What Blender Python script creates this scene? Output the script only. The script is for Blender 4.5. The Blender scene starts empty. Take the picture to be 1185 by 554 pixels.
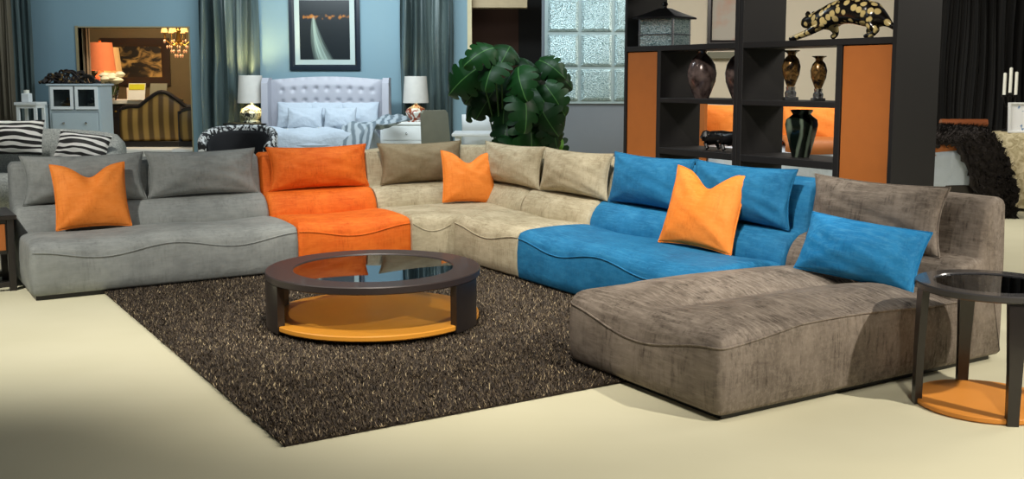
import bpy, math, random
import numpy as np
from mathutils import Vector, Matrix, Euler
PI = math.pi
R = random.Random(7)
C = bpy.context.scene.collection
# ------------------------------------------------------------------ camera
F, PP, PITCH, H, CX = 1225.0, 236.5, 0.12, 1.6, 592.5
TH = 0.5548
CO, SI = math.cos(TH), math.sin(TH)
cam_d = bpy.data.cameras.new('camera')
cam = bpy.data.objects.new('camera', cam_d)
C.objects.link(cam)
cam.location = (0, 0, H)
cam.rotation_euler = (PI / 2 - PITCH, 0, 0)
cam_d.sensor_width = 36
cam_d.sensor_fit = 'HORIZONTAL'
cam_d.lens = F / 1185 * 36
cam_d.shift_y = -(277 - PP) / 1185
cam_d.clip_end = 200
bpy.context.scene.camera = cam


def ray(px, py):
    x = (px - CX) / F
    y = -(py - PP) / F
    c, s = math.cos(PITCH), math.sin(PITCH)
    return Vector((x, c + y * s, -s + y * c))


def at(px, py, Y):
    r = ray(px, py)
    k = Y / r.y
    return Vector((k * r.x, Y, H + k * r.z))


def W(s, t, z=0.0):
    return Vector((s * CO + t * SI, s * SI - t * CO, z))


def onT(px, py, T):
    r = ray(px, py)
    k = T / (r.x * SI - r.y * CO)
    return k * (r.x * CO + r.y * SI), H + k * r.z


def onS(px, py, S):
    r = ray(px, py)
    k = S / (r.x * CO + r.y * SI)
    return k * (r.x * SI - r.y * CO), H + k * r.z


# ------------------------------------------------------------------ materials
def lin(c):
    return tuple(((v / 255) / 12.92 if v / 255 <= 0.04045 else ((v / 255 + 0.055) / 1.055) ** 2.4) for v in c) + (1.0,)


def newmat(name):
    m = bpy.data.materials.new(name)
    m.use_nodes = True
    nt = m.node_tree
    return m, nt, nt.nodes['Principled BSDF']


def pm(name, col, rough=0.5, metal=0.0, emit=0.0, sheen=0.0, var=0.12, vs=9.0, coat=0.0, bump=0.0, ecol=None):
    m, nt, b = newmat(name)
    N, L = nt.nodes, nt.links
    tc = N.new('ShaderNodeTexCoord')
    n = N.new('ShaderNodeTexNoise')
    n.inputs['Scale'].default_value = vs
    n.inputs['Detail'].default_value = 4
    L.new(tc.outputs['Object'], n.inputs['Vector'])
    mx = N.new('ShaderNodeMix')
    mx.data_type = 'RGBA'
    c = lin(col)
    mx.inputs[6].default_value = tuple(v * (1 - var) for v in c[:3]) + (1,)
    mx.inputs[7].default_value = tuple(min(1, v * (1 + var)) for v in c[:3]) + (1,)
    L.new(n.outputs['Fac'], mx.inputs[0])
    L.new(mx.outputs[2], b.inputs['Base Color'])
    b.inputs['Roughness'].default_value = rough
    b.inputs['Metallic'].default_value = metal
    b.inputs['Coat Weight'].default_value = coat
    b.inputs['Sheen Weight'].default_value = sheen
    if emit:
        b.inputs['Emission Color'].default_value = lin(ecol or col)
        b.inputs['Emission Strength'].default_value = emit
    if bump:
        bp = N.new('ShaderNodeBump')
        bp.inputs['Strength'].default_value = bump
        bp.inputs['Distance'].default_value = 0.02
        L.new(n.outputs['Fac'], bp.inputs['Height'])
        L.new(bp.outputs['Normal'], b.inputs['Normal'])
    return m


def ramp2(nt, src, c1, c2, p1, p2, mode='LINEAR'):
    r = nt.nodes.new('ShaderNodeValToRGB')
    r.color_ramp.interpolation = mode
    e = r.color_ramp.elements
    e[0].position, e[0].color = p1, c1
    e[1].position, e[1].color = p2, c2
    nt.links.new(src, r.inputs[0])
    return r


def fabric(name, c1, c2, c3, c4, strength=1.0, sheen=0.25, rough=0.7, fine=1.0):
    """crushed velvet: soft blotches under dark and pale slubby threads running both ways"""
    m, nt, b = newmat(name)
    N, L = nt.nodes, nt.links
    tc = N.new('ShaderNodeTexCoord')

    def noise(sc, det=5, rg=0.6, off=0):
        mp = N.new('ShaderNodeMapping')
        mp.inputs['Scale'].default_value = sc
        mp.inputs['Location'].default_value = (off, off * 1.7, off * .6)
        L.new(tc.outputs['Object'], mp.inputs['Vector'])
        n = N.new('ShaderNodeTexNoise')
        n.inputs['Scale'].default_value = 1
        n.inputs['Detail'].default_value = det
        n.inputs['Roughness'].default_value = rg
        L.new(mp.outputs[0], n.inputs['Vector'])
        return n.outputs['Fac']

    def mixc(fac, a, c):
        mx = N.new('ShaderNodeMix'); mx.data_type = 'RGBA'
        L.new(fac, mx.inputs[0])
        for k, q in ((6, a), (7, c)):
            if isinstance(q, tuple): mx.inputs[k].default_value = q
            else: L.new(q, mx.inputs[k])
        return mx.outputs[2]

    def mul(a, c):
        n = N.new('ShaderNodeMath'); n.operation = 'MULTIPLY'
        L.new(a, n.inputs[0])
        if isinstance(c, (int, float)): n.inputs[1].default_value = c
        else: L.new(c, n.inputs[1])
        return n.outputs[0]
    f = fine
    big = noise((3.6, 4.2, 3.4), 4, .6)
    vert = noise((52 * f, 52 * f, 6 * f), 5, 0.7)
    hori = noise((7 * f, 9 * f, 80 * f), 5, 0.7)
    hor2 = noise((8 * f, 70 * f, 50 * f), 5, 0.7, 3.3)
    p1 = noise((6, 6, 6), 5, 0.7, 1.1)
    p2 = noise((7, 6, 7), 5, 0.7, 5.7)
    r1 = ramp2(nt, big, lin(c1), lin(c2), 0.36, 0.64)
    q1 = ramp2(nt, p1, (0, 0, 0, 1), (1, 1, 1, 1), 0.40, 0.62)
    q2 = ramp2(nt, p2, (0, 0, 0, 1), (1, 1, 1, 1), 0.40, 0.62)
    v = ramp2(nt, vert, (0, 0, 0, 1), (strength,) * 3 + (1,), 0.46, 0.66)
    h = ramp2(nt, hori, (0, 0, 0, 1), (strength,) * 3 + (1,), 0.46, 0.66)
    h2 = ramp2(nt, hor2, (0, 0, 0, 1), (strength,) * 3 + (1,), 0.47, 0.64)
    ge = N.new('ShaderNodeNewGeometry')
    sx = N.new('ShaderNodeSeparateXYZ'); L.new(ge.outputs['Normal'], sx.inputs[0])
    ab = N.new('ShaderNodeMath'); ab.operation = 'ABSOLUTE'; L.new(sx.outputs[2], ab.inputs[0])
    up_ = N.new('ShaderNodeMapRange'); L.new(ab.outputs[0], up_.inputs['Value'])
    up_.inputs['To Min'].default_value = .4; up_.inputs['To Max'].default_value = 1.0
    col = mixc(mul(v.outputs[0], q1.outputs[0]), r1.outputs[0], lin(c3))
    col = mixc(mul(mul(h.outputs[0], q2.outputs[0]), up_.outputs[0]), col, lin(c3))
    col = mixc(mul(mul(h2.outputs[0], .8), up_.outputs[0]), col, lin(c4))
    L.new(col, b.inputs['Base Color'])
    b.inputs['Roughness'].default_value = rough
    b.inputs['Sheen Weight'].default_value = sheen
    b.inputs['Sheen Roughness'].default_value = 0.4
    L.new(col, b.inputs['Sheen Tint'])
    b.inputs['Specular IOR Level'].default_value = 0.2
    soft = noise((11, 11, 11), 3, .5, 2.2)
    bp0 = N.new('ShaderNodeBump'); bp0.inputs['Strength'].default_value = 0.35; bp0.inputs['Distance'].default_value = 0.018
    L.new(soft, bp0.inputs['Height'])
    bp = N.new('ShaderNodeBump')
    bp.inputs['Strength'].default_value = 0.18
    bp.inputs['Distance'].default_value = 0.006
    L.new(vert, bp.inputs['Height'])
    L.new(bp0.outputs['Normal'], bp.inputs['Normal'])
    L.new(bp.outputs['Normal'], b.inputs['Normal'])
    return m


def pattern(name, kind, c1, c2, scale=(1, 1, 1), thr=0.5, rough=0.6, dist=0.0, metal=0.0, soft=0.04, coord='Object', bump=0.0, axis='X'):
    """two-colour surface pattern: 'bands', 'noise' or 'cells'"""
    m, nt, b = newmat(name)
    N, L = nt.nodes, nt.links
    tc = N.new('ShaderNodeTexCoord')
    mp = N.new('ShaderNodeMapping')
    mp.inputs['Scale'].default_value = scale
    L.new(tc.outputs[coord], mp.inputs['Vector'])
    if kind == 'bands':
        n = N.new('ShaderNodeTexWave')
        n.inputs['Scale'].default_value = 1
        n.bands_direction = axis
        n.inputs['Distortion'].default_value = dist
        n.inputs['Detail'].default_value = 2
        n.inputs['Detail Scale'].default_value = 1.2
        out = n.outputs['Fac']
    elif kind == 'cells':
        n = N.new('ShaderNodeTexVoronoi')
        n.inputs['Scale'].default_value = 1
        out = n.outputs['Distance']
    else:
        n = N.new('ShaderNodeTexNoise')
        n.inputs['Scale'].default_value = 1
        n.inputs['Detail'].default_value = 3
        n.inputs['Distortion'].default_value = dist
        out = n.outputs['Fac']
    L.new(mp.outputs[0], n.inputs['Vector'])
    r = ramp2(nt, out, lin(c1), lin(c2), thr - soft, thr + soft)
    L.new(r.outputs[0], b.inputs['Base Color'])
    b.inputs['Roughness'].default_value = rough
    b.inputs['Metallic'].default_value = metal
    if bump:
        bp = N.new('ShaderNodeBump')
        bp.inputs['Strength'].default_value = bump
        bp.inputs['Distance'].default_value = 0.02
        L.new(out, bp.inputs['Height'])
        L.new(bp.outputs['Normal'], b.inputs['Normal'])
    return m


M = {}
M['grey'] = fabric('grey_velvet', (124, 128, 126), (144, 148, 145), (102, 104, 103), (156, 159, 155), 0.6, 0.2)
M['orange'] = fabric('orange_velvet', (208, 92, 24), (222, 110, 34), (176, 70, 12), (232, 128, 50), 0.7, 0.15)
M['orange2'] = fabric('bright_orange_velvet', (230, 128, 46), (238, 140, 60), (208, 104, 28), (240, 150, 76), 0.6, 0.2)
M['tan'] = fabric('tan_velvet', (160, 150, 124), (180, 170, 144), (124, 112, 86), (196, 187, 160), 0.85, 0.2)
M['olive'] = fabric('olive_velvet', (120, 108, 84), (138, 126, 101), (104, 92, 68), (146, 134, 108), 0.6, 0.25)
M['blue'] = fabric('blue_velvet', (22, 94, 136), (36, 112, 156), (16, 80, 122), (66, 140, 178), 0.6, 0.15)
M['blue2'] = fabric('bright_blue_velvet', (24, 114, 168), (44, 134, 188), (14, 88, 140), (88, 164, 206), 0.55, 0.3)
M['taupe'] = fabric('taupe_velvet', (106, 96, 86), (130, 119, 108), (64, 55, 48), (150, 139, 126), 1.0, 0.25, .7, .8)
M['wood'] = pm('dark_wood', (34, 29, 28), 0.3, vs=4, coat=0.15)
M['woodtop'] = pm('dark_wood_top', (46, 37, 35), 0.45, vs=4, coat=0.1)
M['shelfwood'] = pm('shelf_wood', (17, 14, 13), 0.62, vs=4)
M['black'] = pm('black_lacquer', (14, 13, 13), 0.35)
M['gold'] = pm('orange_lacquer', (218, 148, 48), 0.45, coat=0.08, var=.05)
M['gold2'] = pm('orange_disc_lacquer', (220, 142, 56), 0.5, coat=0.05, var=.05)
M['panel'] = pm('orange_leather', (168, 96, 38), 0.55, var=0.08)
M['ivory'] = pm('ivory_wall', (226, 214, 190), 0.9, var=0.03)
M['bluewall'] = pm('blue_wall', (124, 152, 163), 0.85, var=0.03, vs=2)
M['greywall'] = pm('slate_wall', (112, 118, 124), 0.85, var=0.03)
M['brownwall'] = pm('brown_wall', (66, 44, 34), 0.9, var=0.06)
M['darkwall'] = pm('dark_wall', (22, 20, 18), 0.9)
M['olivewall'] = pm('olive_wall', (98, 84, 58), 0.9, var=0.1)
M['white'] = pm('white_paint', (232, 234, 232), 0.5, var=0.03)
M['linen'] = pm('white_linen', (182, 192, 202), 0.8, var=0.06, vs=11, bump=0.9)
M['shade'] = pm('lamp_shade', (196, 192, 184), 0.8, emit=0.03)
M['warmshade'] = pm('warm_lamp_shade', (214, 116, 70), 0.8, emit=0.28)
M['goldshade'] = pm('gold_lamp_shade', (208, 164, 104), 0.8, emit=0.3)
M['paleframe'] = pm('pale_mirror_frame', (176, 194, 194), 0.3, 0.35)  # bright reflections on the silver strips put into the base colour
M['silver'] = pm('silver', (200, 200, 198), 0.22, 1.0)
M['brass'] = pm('brass', (190, 146, 70), 0.3, 1.0)
M['mirror'] = pattern('crackle_mirror', 'cells', (186, 206, 206), (104, 130, 132), (60, 60, 110), 0.5, 0.25, metal=0.45, soft=0.35, bump=0.35)
M['greychenille'] = pattern('grey_boucle', 'noise', (136, 142, 138), (186, 190, 186), (60, 60, 60), 0.5, 0.9, soft=0.2, bump=0.3)
M['zebra'] = pattern('zebra_print', 'bands', (20, 20, 20), (226, 226, 222), (1.6, 1.6, 4.6), 0.52, 0.7, dist=8.0, soft=0.06, axis='Z')
M['damask'] = pattern('damask_print', 'noise', (22, 22, 24), (222, 224, 222), (9, 9, 9), 0.5, 0.7, dist=2.2, soft=0.02)
M['stripe'] = pattern('striped_satin', 'bands', (96, 72, 34), (170, 136, 70), (1.7, 0, 0), 0.5, 0.45, soft=0.25)
M['leopard'] = pattern('leopard_glaze', 'cells', (206, 184, 124), (20, 16, 12), (19, 19, 19), 0.47, 0.22, soft=0.04)
M['swirl'] = pattern('swirled_green_glaze', 'bands', (10, 16, 10), (96, 108, 92), (4, 4, 2.6), 0.8, 0.12, dist=4, soft=0.2)
M['bronze'] = pattern('bronze_glaze', 'noise', (32, 25, 17), (160, 120, 66), (18, 18, 18), 0.55, 0.22, dist=1.5, metal=0.5, soft=0.15)
M['urn'] = pattern('purple_brown_glaze', 'noise', (48, 36, 36), (142, 122, 116), (9, 9, 9), 0.52, 0.22, dist=1.0, metal=0.3, soft=0.2)
M['curtain'] = pattern('teal_satin', 'noise', (52, 66, 68), (96, 110, 108), (7, 7, 0.6), 0.5, 0.34, soft=0.2)  # fold shade and highlights put into the colour as vertical streaks
M['curtaintaupe'] = pm('taupe_curtain', (92, 84, 68), 0.7)
M['curtaindark'] = pm('black_curtain', (17, 15, 12), 0.8)
M['fur'] = pm('dark_fur', (30, 23, 19), 0.9, var=0.5, vs=40)
M['sand'] = pattern('sandstone_brocade', 'noise', (156, 142, 104), (206, 194, 158), (14, 14, 14), 0.5, 0.8, dist=1.5, soft=0.15)
M['leafstem'] = pm('green_stem', (58, 96, 40), 0.5)
M['flower'] = pm('cream_petals', (238, 234, 214), 0.7)
M['red'] = pm('dark_red_card', (96, 16, 28), 0.5)
M['lime'] = pm('lime_leaf', (104, 158, 44), 0.5)
M['candle'] = pm('ivory_wax', (232, 232, 218), 0.5, emit=0.05)
M['navyframe'] = pm('navy_frame', (22, 32, 44), 0.3)
M['mat'] = pm('pale_mount', (176, 190, 186), 0.8, var=.03)
M['yellow'] = pm('yellow_card', (206, 202, 40), 0.5)
M['crystal'] = pm('amber_crystal', (226, 160, 110), 0.1, emit=0.5, var=0.4, vs=30)
M['velvetblack'] = pm('black_velvet', (16, 16, 20), 0.8)
M['greychair'] = pm('grey_linen', (128, 126, 108), 0.8)
M['throwgrey'] = pattern('silver_throw', 'bands', (100, 114, 122), (168, 178, 184), (3, 3, 3), 0.5, 0.6, dist=5, soft=0.25)
M['chestpaint'] = pm('pale_blue_paint', (186, 198, 202), 0.45, var=0.04)
M['terracotta'] = pm('terracotta_glaze', (150, 70, 44), 0.3)
M['pot'] = pm('dark_pot', (40, 38, 36), 0.5)
M['floor'] = pattern('cream_carpet', 'noise', (202, 197, 166), (212, 207, 178), (1.2, 1.2, 1.2), 0.5, 0.95, soft=0.3)


def glass_mat(name, tint, refl, base=0.0):
    m, nt, b = newmat(name)
    N, L = nt.nodes, nt.links
    out = N['Material Output']
    tr = N.new('ShaderNodeBsdfTransparent'); tr.inputs[0].default_value = lin(tint)
    gl = N.new('ShaderNodeBsdfGlossy'); gl.inputs['Roughness'].default_value = 0.015
    gl.inputs[0].default_value = (.85, .9, .95, 1)
    lw = N.new('ShaderNodeFresnel'); lw.inputs['IOR'].default_value = refl
    mx = N.new('ShaderNodeMixShader')
    L.new(lw.outputs[0], mx.inputs[0]); L.new(tr.outputs[0], mx.inputs[1]); L.new(gl.outputs[0], mx.inputs[2])
    L.new(mx.outputs[0], out.inputs['Surface'])
    return m


M['tableglass'] = glass_mat('smoked_glass', (206, 206, 200), 2.4)
M['clearglass'] = glass_mat('cabinet_glass', (232, 236, 234), 1.4)


def leaf_mat():
    m, nt, b = newmat('monstera_leaf')
    N, L = nt.nodes, nt.links
    tc = N.new('ShaderNodeTexCoord')
    sp = N.new('ShaderNodeSeparateXYZ')
    L.new(tc.outputs['Object'], sp.inputs[0])
    ab = N.new('ShaderNodeMath'); ab.operation = 'ABSOLUTE'
    L.new(sp.outputs[0], ab.inputs[0])
    r = ramp2(nt, ab.outputs[0], lin((70, 110, 56)), lin((16, 50, 18)), 0.002, 0.008)
    oi = N.new('ShaderNodeObjectInfo')
    hs = N.new('ShaderNodeHueSaturation')
    mr = N.new('ShaderNodeMapRange')
    mr.inputs['To Min'].default_value = 0.5; mr.inputs['To Max'].default_value = 1.5
    L.new(oi.outputs['Random'], mr.inputs['Value'])
    L.new(mr.outputs[0], hs.inputs['Value'])
    L.new(r.outputs[0], hs.inputs['Color'])
    L.new(hs.outputs[0], b.inputs['Base Color'])
    b.inputs['Roughness'].default_value = 0.42
    b.inputs['Specular IOR Level'].default_value = .2
    return m


M['leaf'] = leaf_mat()


def pile_mat():
    m, nt, b = newmat('shag_pile')
    N, L = nt.nodes, nt.links
    g = N.new('ShaderNodeNewGeometry')
    r = N.new('ShaderNodeValToRGB')
    e = r.color_ramp.elements
    e[0].position, e[0].color = 0.0, lin((34, 26, 20))
    e[1].position, e[1].color = 1.0, lin((214, 194, 152))
    for p, c in ((0.40, (52, 42, 31)), (0.68, (70, 58, 44)), (0.88, (98, 83, 63)), (0.96, (148, 130, 102))):
        x = e.new(p); x.color = lin(c)
    L.new(g.outputs['Random Per Island'], r.inputs[0])
    L.new(r.outputs[0], b.inputs['Base Color'])
    b.inputs['Roughness'].default_value = 0.7
    return m


M['pile'] = pile_mat()
M['rugback'] = pm('rug_backing', (44, 34, 26), 0.95, var=.3, vs=40)


# ------------------------------------------------------------------ mesh builder
class MB:
    def __init__(self):
        self.v = []; self.f = []

    def add(self, vs, fs, T=None):
        k = len(self.v)
        self.v += [tuple(T @ Vector(p)) if T is not None else tuple(p) for p in vs]
        self.f += [tuple(i + k for i in q) for q in fs]
        return self

    def box(self, x0, x1, y0, y1, z0, z1, b=0.0, T=None):
        if b <= 0:
            vs = [(x, y, z) for z in (z0, z1) for y in (y0, y1) for x in (x0, x1)]
            return self.add(vs, [(0, 2, 3, 1), (4, 5, 7, 6), (0, 1, 5, 4), (2, 6, 7, 3), (0, 4, 6, 2), (1, 3, 7, 5)], T)
        # chamfered box: 24 verts
        vs = []; ix = {}
        for sx in (0, 1):
            for sy in (0, 1):
                for sz in (0, 1):
                    X = (x0, x1)[sx]; Y = (y0, y1)[sy]; Z = (z0, z1)[sz]
                    dx = b * (1 - 2 * sx); dy = b * (1 - 2 * sy); dz = b * (1 - 2 * sz)
                    ix[sx, sy, sz] = len(vs)
                    vs += [(X, Y + dy, Z + dz), (X + dx, Y, Z + dz), (X + dx, Y + dy, Z)]
        fs = []
        q = lambda a, k: ix[a] + k
        for s in (0, 1):
            o = [(0, 0), (1, 0), (1, 1), (0, 1)]
            fs.append(tuple(q((s, a, c), 0) for a, c in o))
            fs.append(tuple(q((a, s, c), 1) for a, c in o))
            fs.append(tuple(q((a, c, s), 2) for a, c in o))
        for a in (0, 1):
            for c in (0, 1):
                fs.append((q((a, c, 0), 0), q((a, c, 1), 0), q((a, c, 1), 1), q((a, c, 0), 1)))
                fs.append((q((a, 0, c), 0), q((a, 1, c), 0), q((a, 1, c), 2), q((a, 0, c), 2)))
                fs.append((q((0, a, c), 1), q((1, a, c), 1), q((1, a, c), 2), q((0, a, c), 2)))
        for k in ix.values():
            fs.append((k, k + 1, k + 2))
        return self.add(vs, fs, T)

    def loft(self, rings, closed=True, caps=True, loop=False, T=None):
        n = len(rings[0])
        vs = [p for r in rings for p in r]
        fs = []
        m = len(rings)
        for i in range(m if loop else m - 1):
            a, b = i * n, ((i + 1) % m) * n
            for j in range(n if closed else n - 1):
                k = (j + 1) % n
                fs.append((a + j, a + k, b + k, b + j))
        if caps and not loop:
            fs.append(tuple(range(n))[::-1])
            fs.append(tuple((m - 1) * n + j for j in range(n)))
        return self.add(vs, fs, T)

    def lathe(self, prof, seg=28, T=None, sq=None):
        rings = [[(r * math.cos(2 * PI * j / seg), r * math.sin(2 * PI * j / seg), z) for j in range(seg)] for r, z in prof]
        return self.loft(rings, T=T)

    def tube(self, pts, r, seg=8, loop=False, T=None):
        pts = [Vector(p) for p in pts]
        rings = []
        n = len(pts)
        up = Vector((0.13, 0.21, 0.97))
        for i, p in enumerate(pts):
            if loop:
                d = pts[(i + 1) % n] - pts[i - 1]
            else:
                d = pts[min(i + 1, n - 1)] - pts[max(i - 1, 0)]
            d = d.normalized() if d.length > 1e-9 else Vector((0, 0, 1))
            a = d.cross(up)
            if a.length < 0.05:
                a = d.cross(Vector((1, 0, 0)))
            a.normalize(); b = d.cross(a)
            rr = r[i] if isinstance(r, (list, tuple)) else r
            rings.append([tuple(p + a * rr * math.cos(2 * PI * j / seg) + b * rr * math.sin(2 * PI * j / seg)) for j in range(seg)])
        return self.loft(rings, loop=loop, T=T)

    def grid(self, P, T=None):
        """P[i][j] points, open sheet"""
        n, m = len(P), len(P[0])
        vs = [p for r in P for p in r]
        fs = [(i * m + j, (i + 1) * m + j, (i + 1) * m + j + 1, i * m + j + 1) for i in range(n - 1) for j in range(m - 1)]
        return self.add(vs, fs, T)

    def build(self, name, m, parent=None, smooth=40, loc=None, rot=None):
        me = bpy.data.meshes.new(name)
        me.from_pydata(self.v, [], self.f)
        import bmesh
        bm = bmesh.new(); bm.from_mesh(me)
        bmesh.ops.recalc_face_normals(bm, faces=bm.faces)
        if smooth:
            for f in bm.faces:
                f.smooth = True
            lim = math.radians(smooth)
            for e in bm.edges:
                if len(e.link_faces) == 2 and e.calc_face_angle(0) > lim:
                    e.smooth = False
        bm.to_mesh(me); bm.free()
        me.materials.append(m)
        o = bpy.data.objects.new(name, me)
        C.objects.link(o)
        if parent is not None:
            o.parent = parent
        if loc is not None:
            o.location = loc
        if rot is not None:
            o.rotation_euler = rot
        return o


def tag(o, label, cat, group=None, kind=None):
    if label: o['label'] = label
    if cat: o['category'] = cat
    if group: o['group'] = group
    if kind: o['kind'] = kind
    return o


def thing(name, label, cat, loc=(0, 0, 0), rotz=0.0, group=None):
    o = bpy.data.objects.new(name, None)
    o.empty_display_size = 0.1
    C.objects.link(o)
    o.location = loc
    o.rotation_euler = (0, 0, rotz)
    return tag(o, label, cat, group)


def struct(name, mb, m, **k):
    o = mb.build(name, m, **k)
    o['kind'] = 'structure'
    return o


def spaced(a, b, n, edge):
    """n+1 positions from a to b, denser in the outer `edge` at each end"""
    k = 6
    e = [edge * (i / k) ** 1.7 for i in range(k)]
    mid = [a + edge + (b - a - 2 * edge) * i / n for i in range(n + 1)]
    return [a + x for x in e] + mid + [b - x for x in e[::-1]]


# ------------------------------------------------------------------ room
struct('floor', MB().box(-14, 14, -4, 24, -0.1, 0), M['floor'], smooth=0)
YW = 17.2
# blue wall with a doorway
dl, dr, dt = at(90, 32, YW).x, at(218, 32, YW).x, at(90, 32, YW).z
wr = at(541, 50, YW).x
wb = MB()
wb.box(-9.5, dl, YW, YW + .15, 0, 3.3).box(dr, wr, YW, YW + .15, 0, 3.3).box(dl, dr, YW, YW + .15, dt, 3.3)
struct('wall_back', wb, M['bluewall'], smooth=0)
tb = MB().box(dl - .04, dl, YW - .02, YW + .17, 0, dt + .03).box(dr, dr + .02, YW - .01, YW + .16, 0, dt + .02).box(dl, dr, YW - .01, YW + .16, dt, dt + .02)
struct('trim_1', tb, pm('doorway_trim', (150, 136, 100), .6), smooth=0)
struct('baseboard_back', MB().box(dr + .03, wr, YW - .02, YW, 0, .12), M['white'], smooth=0)
struct('trim_2', MB().box(wr, wr + .07, YW - .02, YW + .16, 0, 3.3), pm('cream_jamb', (196, 184, 148), .7), smooth=0)
# passage right of the blue wall
YB = 19.0
bl, br = at(538, 50, YB).x, at(600, 50, YB).x
struct('wall_passage', MB().box(bl - 1.2, br, YB, YB + .15, 0, 3.3), M['brownwall'], smooth=0)
struct('wall_dark', MB().box(br, at(760, 50, YB).x, YB - .01, YB + .14, 0, 3.3), M['darkwall'], smooth=0)
p = at(545, 9, YW + .2)
struct('trim_3', MB().box(wr + .07, at(610, 9, YW + .2).x, YW + .12, YW + .45, p.z, p.z + .35), pm('cream_lintel', (176, 158, 126), .8), smooth=0)
# slate wall with the mirrored tiles
YG = 13.0
gl_, gr_ = at(627, 50, YG).x, at(742, 50, YG).x
struct('wall_slate', MB().box(gl_, gr_, YG, YG + .2, 0, 3.3), M['greywall'], smooth=0)
# cream wall behind the second bed
YC = 16.0
cr_ = at(1072, 50, YC).x
struct('wall_cream', MB().box(gr_, cr_, YC, YC + .15, 0, 3.3), M['ivory'], smooth=0)
struct('wall_right', MB().box(cr_, 13.5, YC - .01, YC + .15, 0, 3.3), M['darkwall'], smooth=0)
# room beyond the doorway
YR = 21.5
struct('wall_far', MB().box(-12, -5.0, YR, YR + .15, 0, 3.3), M['olivewall'], smooth=0)
struct('wall_side', MB().box(-5.15, -5.0, YW + .2, YR, 0, 3.3), M['olivewall'], smooth=0)

# ------------------------------------------------------------------ rug
rs0, rs1, rt0, rt1 = 1.50, 4.42, -8.16, -4.30
rug = thing('shag_rug', 'dark brown shag rug with beige flecks under the round coffee table', 'rug', W(rs0, rt1, 0), TH)
RW, RD = rs1 - rs0, rt1 - rt0
MB().box(0, RW, 0, RD, 0.0, 0.014, 0.004).build('backing', M['rugback'], rug, smooth=0)
rng = np.random.default_rng(3)
n = 330000
bx = rng.uniform(-0.006, RW + .006, n); by = rng.uniform(-0.006, RD + .006, n)
# leave out what the sofas cover
keep = ~((by > RD - .02)) & ~((by < 4.79 - 4.30 - 0.03) & (bx > 3.40 - rs0)) & (bx < RW - .05)
bx, by = bx[keep], by[keep]; n = len(bx)
ang = rng.uniform(0, 2 * PI, n); ln = rng.uniform(0.014, 0.03, n); lean = rng.uniform(0.5, 1.45, n); wd = rng.uniform(0.0022, 0.0046, n)
dx, dy = np.cos(ang), np.sin(ang)
V = np.zeros((n, 3, 3))
V[:, 0] = np.stack([bx - dy * wd, by + dx * wd, np.full(n, .012)], 1)
V[:, 1] = np.stack([bx + dy * wd, by - dx * wd, np.full(n, .012)], 1)
V[:, 2] = np.stack([bx + dx * ln * np.sin(lean), by + dy * ln * np.sin(lean), .014 + ln * np.cos(lean)], 1)
me = bpy.data.meshes.new('pile')
me.vertices.add(3 * n); me.loops.add(3 * n); me.polygons.add(n)
me.vertices.foreach_set('co', V.reshape(-1))
me.loops.foreach_set('vertex_index', np.arange(3 * n, dtype=np.int32))
me.polygons.foreach_set('loop_start', np.arange(0, 3 * n, 3, dtype=np.int32))
me.update(calc_edges=True); me.validate()
me.materials.append(M['pile'])
po = bpy.data.objects.new('pile', me); C.objects.link(po); po.parent = rug; po['kind'] = 'stuff'


# ------------------------------------------------------------------ sofa modules
def backrest_profile(D):
    """(y, z) outline of the back, front-bottom round to rear-bottom"""
    return [(D - .44, .10), (D - .455, .40), (D - .445, .455), (D - .42, .51), (D - .385, .555), (D - .34, .588), (D - .285, .603), (D - .245, .606),
            (D - .235, .625), (D - .225, .70), (D - .205, .82), (D - .19, .89), (D - .17, .922), (D - .13, .936), (D - .075, .936),
            (D - .04, .922), (D - .02, .89), (D - .005, .6), (D, .3), (D, .05), (D - .02, .03), (D - .42, .03)]


def offset_profile(P, d):
    n = len(P)
    out = []
    for i, p in enumerate(P):
        a = Vector(P[i - 1]); b = Vector(P[(i + 1) % n])
        t = (b - a).normalized()
        nrm = Vector((t.y, -t.x))     # profile runs clockwise seen with z up: inward normal
        out.append((p[0] + nrm.x * d, p[1] + nrm.y * d))
    return out


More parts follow.
